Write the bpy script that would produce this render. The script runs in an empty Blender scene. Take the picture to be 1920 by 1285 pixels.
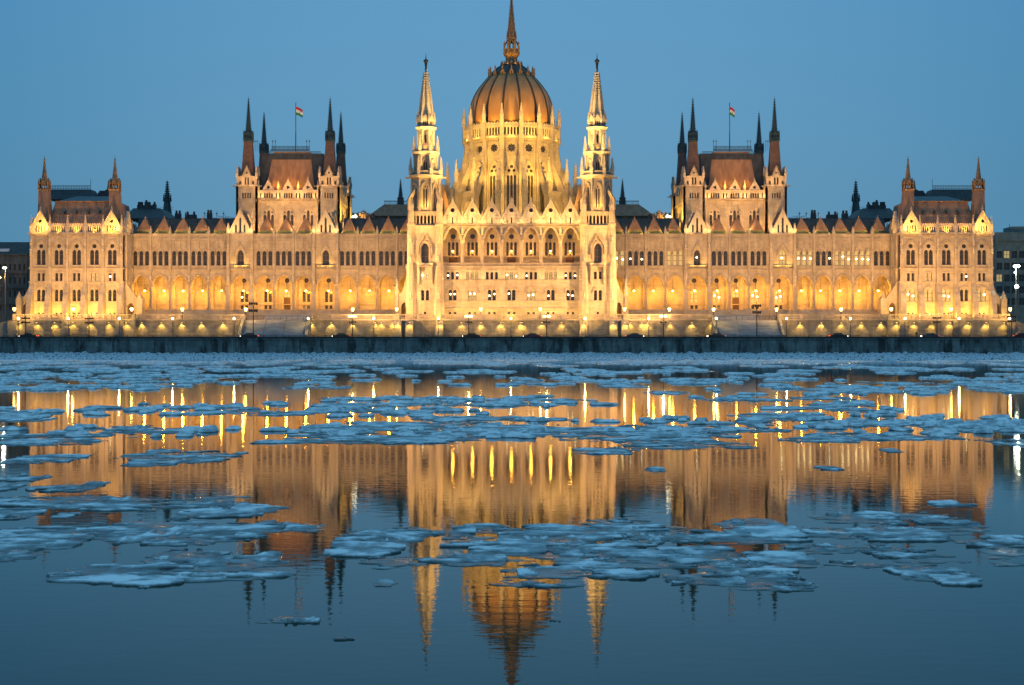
import bpy, math, random
from mathutils import Vector, noise
from mathutils.geometry import tessellate_polygon
random.seed(7)
PI = math.pi
rad = math.radians
S = bpy.context.scene
COL = S.collection

# ------------------------------------------------------------------ camera
cd = bpy.data.cameras.new('camera'); cam = bpy.data.objects.new('camera', cd); COL.objects.link(cam)
cam.location = (0.14, -400, 4.0); cam.rotation_euler = (rad(90), 0, 0)
cd.sensor_width = 36; cd.lens = 36 * 2800 / 1920.0
cd.clip_start = 0.5; cd.clip_end = 9000
S.camera = cam

# ------------------------------------------------------------------ world, sun, exposure
W = bpy.data.worlds.new('World'); S.world = W; W.use_nodes = True
nt = W.node_tree; nt.nodes.clear()
sky = nt.nodes.new('ShaderNodeTexSky'); sky.sky_type = 'NISHITA'; sky.sun_disc = False
sky.sun_elevation = rad(-2.0); sky.sun_rotation = rad(180); sky.altitude = 100
sky.air_density = 1.0; sky.dust_density = 0.3; sky.ozone_density = 3.0
tc = nt.nodes.new('ShaderNodeTexCoord'); sx = nt.nodes.new('ShaderNodeSeparateXYZ')
nt.links.new(tc.outputs['Generated'], sx.inputs[0])
ramp = nt.nodes.new('ShaderNodeValToRGB')
cr = ramp.color_ramp
cr.elements[0].position = 0.0; cr.elements[0].color = (0.130, 0.300, 0.445, 1)
cr.elements[1].position = 1.0; cr.elements[1].color = (0.18, 0.43, 0.66, 1)
for p, c in ((0.06, (0.132, 0.310, 0.465, 1)), (0.14, (0.124, 0.325, 0.520, 1)), (0.23, (0.116, 0.325, 0.550, 1)), (0.34, (0.085, 0.27, 0.45, 1)), (0.6, (0.17, 0.42, 0.64, 1))):
    e = cr.elements.new(p); e.color = c
nt.links.new(sx.outputs['Z'], ramp.inputs[0])
sc_ = nt.nodes.new('ShaderNodeVectorMath'); sc_.operation = 'SCALE'; sc_.inputs['Scale'].default_value = 0.06
nt.links.new(sky.outputs[0], sc_.inputs[0])
ad = nt.nodes.new('ShaderNodeVectorMath'); ad.operation = 'ADD'
nt.links.new(sc_.outputs[0], ad.inputs[0]); nt.links.new(ramp.outputs[0], ad.inputs[1])
bg = nt.nodes.new('ShaderNodeBackground'); bg.inputs['Strength'].default_value = 1.0
wo = nt.nodes.new('ShaderNodeOutputWorld')
x2 = nt.nodes.new('ShaderNodeMath'); x2.operation = 'MULTIPLY'; nt.links.new(sx.outputs['X'], x2.inputs[0]); nt.links.new(sx.outputs['X'], x2.inputs[1])
xm = nt.nodes.new('ShaderNodeMath'); xm.operation = 'MINIMUM'; xm.inputs[1].default_value = 0.12; nt.links.new(x2.outputs[0], xm.inputs[0])
fv = nt.nodes.new('ShaderNodeVectorMath'); fv.operation = 'SCALE'; fv.inputs[0].default_value = (-3.2, -1.8, -1.3); nt.links.new(xm.outputs[0], fv.inputs['Scale'])
fa = nt.nodes.new('ShaderNodeVectorMath'); fa.operation = 'ADD'; fa.inputs[1].default_value = (1, 1, 1); nt.links.new(fv.outputs[0], fa.inputs[0])
mz = nt.nodes.new('ShaderNodeVectorMath'); mz.operation = 'MULTIPLY'; nt.links.new(fa.outputs[0], mz.inputs[0]); nt.links.new(ad.outputs[0], mz.inputs[1])
nt.links.new(mz.outputs[0], bg.inputs['Color']); nt.links.new(bg.outputs[0], wo.inputs[0])
sd = bpy.data.lights.new('sun', 'SUN'); so = bpy.data.objects.new('sun', sd); COL.objects.link(so)
sd.energy = 0.06; sd.angle = rad(30); sd.color = (1.0, 0.78, 0.66); so.rotation_euler = (rad(80), 0, 0)
S.view_settings.view_transform = 'Standard'; S.view_settings.look = 'None'
S.view_settings.exposure = 0.0; S.view_settings.gamma = 1
S.cycles.use_denoising = True
S.cycles.max_bounces = 4; S.cycles.diffuse_bounces = 2; S.cycles.glossy_bounces = 3
S.cycles.transmission_bounces = 2; S.cycles.transparent_max_bounces = 4
S.cycles.sample_clamp_indirect = 4.0
S.cycles.use_light_tree = True

# ------------------------------------------------------------------ materials
def mat(name, col, rough=0.8, metal=0.0, emit=None, es=0.0, spec=0.5):
    m = bpy.data.materials.new(name); m.use_nodes = True
    b = m.node_tree.nodes['Principled BSDF']
    b.inputs['Base Color'].default_value = (*col, 1); b.inputs['Roughness'].default_value = rough
    b.inputs['Metallic'].default_value = metal
    b.inputs['Specular IOR Level'].default_value = spec
    if emit:
        b.inputs['Emission Color'].default_value = (*emit, 1); b.inputs['Emission Strength'].default_value = es
    return m
def N(m, t, **k):
    n = m.node_tree.nodes.new(t)
    for a, v in k.items(): setattr(n, a, v)
    return n
def L(m, a, b): m.node_tree.links.new(a, b)

def stone(name, c1, c2, bw=1.1, bh=0.42, streak=0.25, bump=0.35, mortar=0.75, blot=0.0):
    """ashlar masonry, laid out in world position so that it runs across every wall"""
    m = mat(name, c1, 0.85)
    b = m.node_tree.nodes['Principled BSDF']
    g = N(m, 'ShaderNodeNewGeometry'); s = N(m, 'ShaderNodeSeparateXYZ'); L(m, g.outputs['Position'], s.inputs[0])
    a = N(m, 'ShaderNodeMath', operation='ADD'); L(m, s.outputs['X'], a.inputs[0]); L(m, s.outputs['Y'], a.inputs[1])
    c = N(m, 'ShaderNodeCombineXYZ'); L(m, a.outputs[0], c.inputs['X']); L(m, s.outputs['Z'], c.inputs['Y'])
    br = N(m, 'ShaderNodeTexBrick'); L(m, c.outputs[0], br.inputs['Vector'])
    br.inputs['Scale'].default_value = 1.0; br.inputs['Brick Width'].default_value = bw; br.inputs['Row Height'].default_value = bh
    br.inputs['Mortar Size'].default_value = 0.018; br.inputs['Mortar Smooth'].default_value = 0.5
    br.inputs['Color1'].default_value = (*c1, 1); br.inputs['Color2'].default_value = (*c2, 1)
    br.inputs['Mortar'].default_value = (c1[0]*mortar, c1[1]*mortar, c1[2]*mortar, 1)
    n1 = N(m, 'ShaderNodeTexNoise'); n1.inputs['Scale'].default_value = 0.35; n1.inputs['Detail'].default_value = 6
    L(m, g.outputs['Position'], n1.inputs['Vector'])
    mp = N(m, 'ShaderNodeMapping'); mp.inputs['Scale'].default_value = (1.2, 1.2, 0.16); L(m, g.outputs['Position'], mp.inputs['Vector'])
    n2 = N(m, 'ShaderNodeTexNoise'); n2.inputs['Scale'].default_value = 1.0; n2.inputs['Detail'].default_value = 5; L(m, mp.outputs[0], n2.inputs['Vector'])
    mr = N(m, 'ShaderNodeMapRange'); mr.inputs[1].default_value = 0.3; mr.inputs[2].default_value = 0.7
    mr.inputs[3].default_value = 1 - streak; mr.inputs[4].default_value = 1.0; L(m, n2.outputs[0], mr.inputs[0])
    mr2 = N(m, 'ShaderNodeMapRange'); mr2.inputs[1].default_value = 0.3; mr2.inputs[2].default_value = 0.7
    mr2.inputs[3].default_value = 1 - streak*.9; mr2.inputs[4].default_value = 1.08; L(m, n1.outputs[0], mr2.inputs[0])
    mu = N(m, 'ShaderNodeMath', operation='MULTIPLY'); L(m, mr.outputs[0], mu.inputs[0]); L(m, mr2.outputs[0], mu.inputs[1])
    last = mu.outputs[0]
    if blot:
        mp3 = N(m, 'ShaderNodeMapping'); mp3.inputs['Scale'].default_value = (0.45, 0.45, 0.10); L(m, g.outputs['Position'], mp3.inputs['Vector'])
        n3 = N(m, 'ShaderNodeTexNoise'); n3.inputs['Scale'].default_value = 1.0; n3.inputs['Detail'].default_value = 7; n3.inputs['Roughness'].default_value = .65
        L(m, mp3.outputs[0], n3.inputs['Vector'])
        m3 = N(m, 'ShaderNodeMapRange'); m3.inputs[1].default_value = 0.50; m3.inputs[2].default_value = 0.60
        m3.inputs[3].default_value = 1.0; m3.inputs[4].default_value = 1 - blot; L(m, n3.outputs[0], m3.inputs[0])
        mu3 = N(m, 'ShaderNodeMath', operation='MULTIPLY'); L(m, last, mu3.inputs[0]); L(m, m3.outputs[0], mu3.inputs[1]); last = mu3.outputs[0]
    vm = N(m, 'ShaderNodeVectorMath', operation='SCALE'); L(m, br.outputs['Color'], vm.inputs[0]); L(m, last, vm.inputs['Scale'])
    L(m, vm.outputs[0], b.inputs['Base Color'])
    bp = N(m, 'ShaderNodeBump'); bp.inputs['Strength'].default_value = bump; bp.inputs['Distance'].default_value = 0.05
    L(m, br.outputs['Fac'], bp.inputs['Height']); bp.invert = True
    L(m, bp.outputs[0], b.inputs['Normal'])
    return m

def noisy(name, c1, c2, scale, rough=0.6, metal=0.0, stretch=(1, 1, 1), lo=0.35, hi=0.65, bump=0.0):
    m = mat(name, c1, rough, metal); b = m.node_tree.nodes['Principled BSDF']
    g = N(m, 'ShaderNodeNewGeometry'); mp = N(m, 'ShaderNodeMapping'); mp.inputs['Scale'].default_value = stretch
    L(m, g.outputs['Position'], mp.inputs['Vector'])
    n = N(m, 'ShaderNodeTexNoise'); n.inputs['Scale'].default_value = scale; n.inputs['Detail'].default_value = 6; L(m, mp.outputs[0], n.inputs['Vector'])
    r = N(m, 'ShaderNodeValToRGB'); r.color_ramp.elements[0].position = lo; r.color_ramp.elements[1].position = hi
    r.color_ramp.elements[0].color = (*c1, 1); r.color_ramp.elements[1].color = (*c2, 1)
    L(m, n.outputs[0], r.inputs[0]); L(m, r.outputs[0], b.inputs['Base Color'])
    if bump:
        bp = N(m, 'ShaderNodeBump'); bp.inputs['Strength'].default_value = bump; bp.inputs['Distance'].default_value = 0.05
        L(m, n.outputs[0], bp.inputs['Height']); L(m, bp.outputs[0], b.inputs['Normal'])
    return m

M_ST = stone('pale_limestone', (0.52, 0.44, 0.34), (0.44, 0.37, 0.285))
M_CARV = noisy('carved_limestone', (0.36, 0.31, 0.26), (0.53, 0.46, 0.38), 2.2, 0.85, bump=0.4)
M_WALL = stone('embankment_stone', (0.37, 0.34, 0.30), (0.28, 0.255, 0.22), 1.5, 0.5, 0.35, 0.6, 0.6)
M_QUAY = stone('quay_stone', (0.26, 0.31, 0.30), (0.20, 0.25, 0.24), 1.8, 0.55, 0.5, 0.6, 0.6, blot=0.75)
M_COPE = noisy('coping_stone', (0.16, 0.155, 0.145), (0.26, 0.25, 0.23), 1.5, 0.8)
M_STEP = noisy('snowy_stone_steps', (0.24, 0.25, 0.27), (0.38, 0.41, 0.44), 1.2, 0.85, stretch=(.3, 1, 1))
M_BRONZE = noisy('oxidised_bronze', (0.20, 0.115, 0.065), (0.31, 0.18, 0.105), 0.9, 0.6, 0.0, (1, 1, .35))
M_DOME = noisy('dome_bronze', (0.30, 0.16, 0.055), (0.40, 0.225, 0.085), 0.5, 0.5, 0.12, (1, 1, .25))
M_GILT = noisy('gilded_bronze', (0.17, 0.10, 0.045), (0.27, 0.17, 0.08), 1.5, 0.5, 0.1)
M_DARK = noisy('dark_slate_roof', (0.022, 0.026, 0.032), (0.05, 0.055, 0.06), 1.2, 0.6, 0, (1, 1, .4))
M_RIB = mat('dark_copper_rib', (0.06, 0.045, 0.03), 0.5, 0.4)
M_TIP = noisy('dark_green_copper', (0.02, 0.045, 0.055), (0.04, 0.07, 0.08), 1.0, 0.45, 0.3)
M_GREEN = noisy('green_lead', (0.07, 0.10, 0.05), (0.11, 0.14, 0.08), 2.0, 0.6)
M_SNOW = noisy('roof_snow', (0.55, 0.6, 0.66), (0.75, 0.8, 0.85), 1.0, 0.9)
M_GLASS = mat('dark_window_glass', (0.035, 0.033, 0.035), 0.12)
M_FRAME = mat('window_frame_wood', (0.07, 0.05, 0.035), 0.6)
M_DOOR = noisy('carved_oak_door', (0.08, 0.035, 0.015), (0.13, 0.06, 0.025), 2.0, 0.6)
M_LITG = mat('curtained_lit_glass', (0.25, 0.2, 0.1), 0.4, emit=(1.0, 0.72, 0.26), es=0.42)
M_LITB = mat('bright_lit_glass', (0.25, 0.2, 0.1), 0.4, emit=(1.0, 0.74, 0.28), es=1.0)
M_CHAND = mat('chandelier_glow', (1, .9, .6), 0.4, emit=(1.0, 0.83, 0.45), es=7)
M_LAMPY = mat('yellow_lamp_glass', (1, .8, .4), 0.4, emit=(1.0, 0.70, 0.26), es=5)
M_LAMPW = mat('white_lamp_glass', (1, 1, .9), 0.4, emit=(1.0, 0.88, 0.66), es=6)
M_LAMPG = mat('cold_lamp_glass', (1, 1, .9), 0.4, emit=(0.9, 1.0, 0.80), es=22)
M_IRON = mat('black_iron', (0.018, 0.018, 0.02), 0.5, 0.3)
M_STEEL = mat('grey_steel', (0.12, 0.12, 0.125), 0.45, 0.5)
M_ASPH = noisy('asphalt', (0.04, 0.04, 0.042), (0.065, 0.063, 0.06), 2.0, 0.8)
M_TERR = noisy('terrace_paving', (0.22, 0.20, 0.17), (0.32, 0.29, 0.25), 0.8, 0.85)

# ------------------------------------------------------------------ mesh builder
MIR = 1
class F:
    """measuring frame: converts photograph measurements at a given distance into metres"""
    def __init__(s, Y): s.Y = Y; s.s = (400.0 + Y) / 2800.0
    def X(s, px): return (px - 961) * s.s
    def Z(s, py): return 4 + (642.5 - py) * s.s

class MB:
    def __init__(s): s.v = []; s.f = []; s.m = []; s.T = (0, 0, 0); s.mi = 0
    def at(s, x, y, a=0): s.T = (x, y, a); return s
    def P(s, x, y, z):
        ox, oy, a = s.T
        if a: c, q = math.cos(a), math.sin(a); p = (ox + x*c - y*q, oy + x*q + y*c, z)
        else: p = (ox + x, oy + y, z)
        s.v.append(p); return len(s.v) - 1
    def face(s, idx): s.f.append(tuple(idx)); s.m.append(s.mi)
    def box(s, x0, x1, y0, y1, z0, z1):
        i = [s.P(x, y, z) for z in (z0, z1) for x, y in ((x0, y0), (x1, y0), (x1, y1), (x0, y1))]
        for q in ((0, 3, 2, 1), (4, 5, 6, 7), (0, 1, 5, 4), (1, 2, 6, 5), (2, 3, 7, 6), (3, 0, 4, 7)): s.face([i[k] for k in q])
    def cbox(s, x, y, z0, z1, w, d=None): d = d or w; s.box(x - w/2, x + w/2, y - d/2, y + d/2, z0, z1)
    def loft(s, cx, cy, prof, n=8, rot=None, cap=True):
        """stack of n-gons: prof = [(z, r)]; n=4 gives axis-aligned squares with r = half width"""
        if n == 4: rot = PI/4; k = math.sqrt(2)
        else: k = 1 / math.cos(PI/n) if n < 20 else 1; rot = PI/n if rot is None else rot
        rings = []
        for z, r in prof:
            rings.append([s.P(cx + r*k*math.cos(rot + 2*PI*j/n), cy + r*k*math.sin(rot + 2*PI*j/n), z) for j in range(n)])
        for a, b in zip(rings, rings[1:]):
            for j in range(n): s.face((a[j], a[(j+1) % n], b[(j+1) % n], b[j]))
        if cap: s.face(rings[0][::-1]); s.face(rings[-1])
    def hip(s, b, t, z0, z1, cap=True):
        """b, t = (x0,x1,y0,y1) at z0 and z1"""
        r = []
        for (x0, x1, y0, y1), z in ((b, z0), (t, z1)):
            r.append([s.P(x0, y0, z), s.P(x1, y0, z), s.P(x1, y1, z), s.P(x0, y1, z)])
        for j in range(4): s.face((r[0][j], r[0][(j+1) % 4], r[1][(j+1) % 4], r[1][j]))
        if cap: s.face(r[1]); s.face(r[0][::-1])
    def panel(s, outline, holes, y0, y1):
        pl = [[Vector((p[0], p[1], 0)) for p in outline]] + [[Vector((p[0], p[1], 0)) for p in h] for h in holes]
        flat = [p for q in pl for p in q]
        tris = tessellate_polygon(pl)
        A = [s.P(p.x, y0, p.y) for p in flat]; B = [s.P(p.x, y1, p.y) for p in flat]
        for t in tris:
            a, b, c = (flat[k] for k in t)
            ar = (b.x-a.x)*(c.y-a.y) - (c.x-a.x)*(b.y-a.y)
            if abs(ar) < 1e-9: continue
            t = t if ar > 0 else (t[0], t[2], t[1])
            s.face([A[k] for k in t]); s.face([B[k] for k in (t[0], t[2], t[1])])
        o = 0
        for q in pl:
            n = len(q)
            for j in range(n):
                k = (j+1) % n
                s.face((A[o+j], B[o+j], B[o+k], A[o+k]))
            o += n
    def strip(s, pts, w, y0, y1, closed=False):
        """moulding of width w along a polyline in the wall plane"""
        n = len(pts); o = []
        for i, (x, z) in enumerate(pts):
            a = pts[(i-1) % n] if (i > 0 or closed) else pts[i]; b = pts[(i+1) % n] if (i < n-1 or closed) else pts[i]
            dx, dz = b[0]-a[0], b[1]-a[1]; l = math.hypot(dx, dz) or 1
            o.append((x - dz/l*w, z + dx/l*w))
        ii = [s.P(x, y0, z) for x, z in pts]; oo = [s.P(x, y0, z) for x, z in o]
        ib = [s.P(x, y1, z) for x, z in pts]; ob = [s.P(x, y1, z) for x, z in o]
        for j in range(n if closed else n-1):
            k = (j+1) % n
            s.face((ii[j], ii[k], oo[k], oo[j])); s.face((oo[j], oo[k], ob[k], ob[j])); s.face((ii[k], ii[j], ib[j], ib[k]))
    def yz(s, x0, x1, poly):
        A = [s.P(x0, y, z) for y, z in poly]; B = [s.P(x1, y, z) for y, z in poly]; n = len(poly)
        s.face(A); s.face(B[::-1])
        for j in range(n): k = (j+1) % n; s.face((A[j], B[j], B[k], A[k]))
    def dent(s, x0, x1, y, z0, z1, step=0.55, d=0.22):
        n = max(2, int((x1-x0)/step))
        for i in range(n):
            x = x0 + (i+.5)*(x1-x0)/n; s.box(x-step*.27, x+step*.27, y-d, y+.02, z0, z1)
    def ball(s, x, y, z, r, seg=6):
        s.loft(x, y, [(z-r*.95, r*.25), (z-r*.5, r*.85), (z, r), (z+r*.5, r*.85), (z+r*.95, r*.25)], seg)
    def tube(s, pts, r, n=5):
        rings = []
        for i, p in enumerate(pts):
            a = Vector(pts[max(i-1, 0)]); b = Vector(pts[min(i+1, len(pts)-1)]); d = (b-a).normalized()
            u = d.cross(Vector((0, 0, 1))); u = u.normalized() if u.length > 1e-3 else Vector((1, 0, 0)); w = d.cross(u)
            rr = r[i] if isinstance(r, (list, tuple)) else r
            rings.append([s.P(*(Vector(p) + (u*math.cos(2*PI*j/n) + w*math.sin(2*PI*j/n))*rr)) for j in range(n)])
        for a, b in zip(rings, rings[1:]):
            for j in range(n): s.face((a[j], a[(j+1) % n], b[(j+1) % n], b[j]))
        s.face(rings[0]); s.face(rings[-1][::-1])
    def mesh(s, name, mats, mir=None, smooth=False):
        mir = MIR if mir is None else mir
        me = bpy.data.meshes.new(name)
        v = [(x*mir, y, z) for x, y, z in s.v]
        me.from_pydata(v, [], s.f if mir == 1 else [q[::-1] for q in s.f])
        for m in (mats if isinstance(mats, (list, tuple)) else [mats]): me.materials.append(m)
        if any(s.m): me.polygons.foreach_set('material_index', s.m)
        if smooth: me.polygons.foreach_set('use_smooth', [True]*len(me.polygons))
        me.update(); return me
    def build(s, name, mats, parent=None, smooth=False):
        return link(name, s.mesh(name, mats, smooth=smooth), parent)

def tag(o, label=None, cat=None, group=None, kind=None):
    for k, v in (('label', label), ('category', cat), ('group', group), ('kind', kind)):
        if v: o[k] = v
    return o
def link(name, me, parent=None, loc=None):
    o = bpy.data.objects.new(name, me); COL.objects.link(o)
    if parent is not None:
        o.parent = parent
        if parent.type == 'EMPTY' and loc is None: o.location = -Vector(parent.location)   # children are modelled in world coordinates
    if loc is not None: o.location = loc
    return o
def empty(name, loc, rz=0):
    o = bpy.data.objects.new(name, None); COL.objects.link(o); o.location = loc; o.rotation_euler.z = rz; return o

# ---- outlines (x, z)
def arch(cx, z0, w, zs, rise, pt=True, n=5):
    h = w/2; r = [(cx-h, z0), (cx+h, z0)]
    for i in range(2*n+1):
        u = math.cos(PI*i/(2*n))
        q = (1-abs(u)**1.75)**0.72 if pt else math.sqrt(max(0, 1-u*u))
        r.append((cx+h*u, zs+rise*q))
    return r
def archtop(cx, w, zs, rise, pt=True, n=6, leg=0.0):
    a = arch(cx, zs, w, zs, rise, pt, n)[2:]
    a = a[::-1]
    if leg: a = [(cx-w/2, zs-leg)] + a + [(cx+w/2, zs-leg)]
    return a
def rect(cx, z0, w, h): return [(cx-w/2, z0), (cx+w/2, z0), (cx+w/2, z0+h), (cx-w/2, z0+h)]
def circ(cx, cz, r, n=12): return [(cx+r*math.cos(2*PI*i/n), cz+r*math.sin(2*PI*i/n)) for i in range(n)]
def rose(cx, cz, r, lobes=8, dip=0.28):
    n = lobes*6
    return [(cx+r*(1-dip+dip*abs(math.cos(lobes*.5*t))**.7*1.0)*math.cos(t), cz+r*(1-dip+dip*abs(math.cos(lobes*.5*t))**.7)*math.sin(t)) for t in (2*PI*i/n for i in range(n))]
def crockets(mb, x0, z0, x1, z1, y, n, r=0.22):
    for i in range(n):
        t = (i+.5)/n; x = x0+(x1-x0)*t; z = z0+(z1-z0)*t
        mb.box(x-r, x+r, y-r*.8, y+r*.8, z-r*.3, z+r*1.1)

# ---- windows: glazing set back in the reveal, bars in front of it
def window(parent, lights, y, T=(0, 0, 0), lit=0, name='window', bars=2, label=None, chand=0, door=False):
    """lights = [(cx, z0, w, h)]"""
    mb = MB(); mb.T = T
    for k, (cx, z0, w, h) in enumerate(lights):
        mb.mi = 4 if door else (2 if lit else 0)
        g = mb.P(cx-w*.56, y, z0-.1), mb.P(cx+w*.56, y, z0-.1), mb.P(cx+w*.56, y, z0+h+.1), mb.P(cx-w*.56, y, z0+h+.1)
        mb.face(g)
        mb.mi = 1
        mb.box(cx-w*.5, cx-w*.5+.09, y-.07, y-.005, z0, z0+h); mb.box(cx+w*.5-.09, cx+w*.5, y-.07, y-.005, z0, z0+h)
        for b in range(bars):
            zz = z0+h*(b+1)/(bars+1); mb.box(cx-w/2, cx+w/2, y-.08, y-.005, zz-.05, zz+.05)
        if w > 1.1: mb.box(cx-.05, cx+.05, y-.09, y-.006, z0, z0+h)
        if chand and (k == 0 or random.random() < .5):
            mb.mi = 3; mb.ball(cx+random.uniform(-.1, .1)*w, y-.22, z0+h*random.uniform(.40, .62), .24 if w > .55 else .2)
    lm = M_LITB if lit == 2 else M_LITG
    o = mb.build(name, [M_GLASS, M_FRAME, lm, M_CHAND, M_DOOR], parent)
    if label: o['label'] = label
    return o

# ---- pinnacle: shared mesh, 1 m wide and 1 m tall, scaled where it stands
def make_pinnacle():
    mb = MB()
    mb.loft(0, 0, [(0, .42), (.30, .42), (.32, .5), (.36, .5), (.37, .38), (.40, .36), (.92, .06), (.93, .16), (.955, .16), (.96, .05), (1.0, .03)], 4)
    for a in range(4):
        mb.at(0, 0, a*PI/2); mb.panel([(-.42, .30), (.42, .30), (0, .50)], [], -.5, -.40)
        mb.at(0, 0, a*PI/2 + PI/4)
        for i in range(5):
            t = .44+i*.095; r = .5*(1-(t-.40)/.56)
            mb.box(-.07, .07, -r-.10, -r+.06, t, t+.035)
    return mb.mesh('pinnacle', M_CARV, 1)
ME_PIN = make_pinnacle()
def pinnacle(parent, x, y, z0, z1, w, name='pinnacle'):
    o = link(name, ME_PIN, parent, (x*MIR, y, z0)); o.scale = (w, w, z1-z0); return o

# statue on a bracket: shared mesh
def make_statue():
    mb = MB()
    mb.loft(0, 0, [(0, .15), (.1, .45), (.16, .45), (.17, .3), (.45, .36), (.62, .30), (.74, .34), (.80, .14), (.84, .14), (.88, .2), (.95, .2), (1.0, .08)], 6)
    mb.box(-.45, .45, -.12, .12, .55, .74)
    return mb.mesh('statue', M_CARV, 1)
ME_STAT = make_statue()
def statue(parent, x, y, z0, h, w=1.0):
    o = link('statue', ME_STAT, parent, (x*MIR, y, z0)); o.scale = (w, w, h); return o

# ---- lights
WARM = (1.0, 0.54, 0.08); AMB = (1.0, 0.42, 0.03); PALE = (1.0, 0.62, 0.18); PINK = (1.0, 0.50, 0.155)
GAIN = 13.0; PGAIN = 5.0
def point(x, y, z, p, c=WARM, r=0.12, name='lamp_light'):
    l = bpy.data.lights.new(name, 'POINT'); l.energy = p*PGAIN; l.color = c; l.shadow_soft_size = r
    o = bpy.data.objects.new(name, l); COL.objects.link(o); o.location = (x*MIR, y, z); return o
def spot(x, y, z, tx, ty, tz, p, ang=90, c=WARM, blend=0.6, r=0.15, name='floodlight'):
    l = bpy.data.lights.new(name, 'SPOT'); l.energy = p*GAIN; l.color = c; l.shadow_soft_size = r
    l.spot_size = rad(ang); l.spot_blend = blend
    o = bpy.data.objects.new(name, l); COL.objects.link(o); o.location = (x*MIR, y, z)
    d = Vector(((tx-x)*MIR, ty-y, tz-z)); o.rotation_euler = d.to_track_quat('-Z', 'Y').to_euler(); return o

# ================================================================== PARLIAMENT
PB = tag(empty('parliament_building', (0, 10, 9.7)), 'long pale gothic parliament with bronze dome and two white steeples, lit gold above the river', 'parliament building')
ZT = 9.75                                            # terrace level
W0, PV, CB, TW, DR = F(0), F(-8), F(-10), F(12), F(30)
SIDE = {1: 'left', -1: 'right'}

def litpick(p, right_extra=0.0):
    q = random.random()
    return 1 if q < (p + (right_extra if MIR == -1 else 0)) else 0

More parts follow.
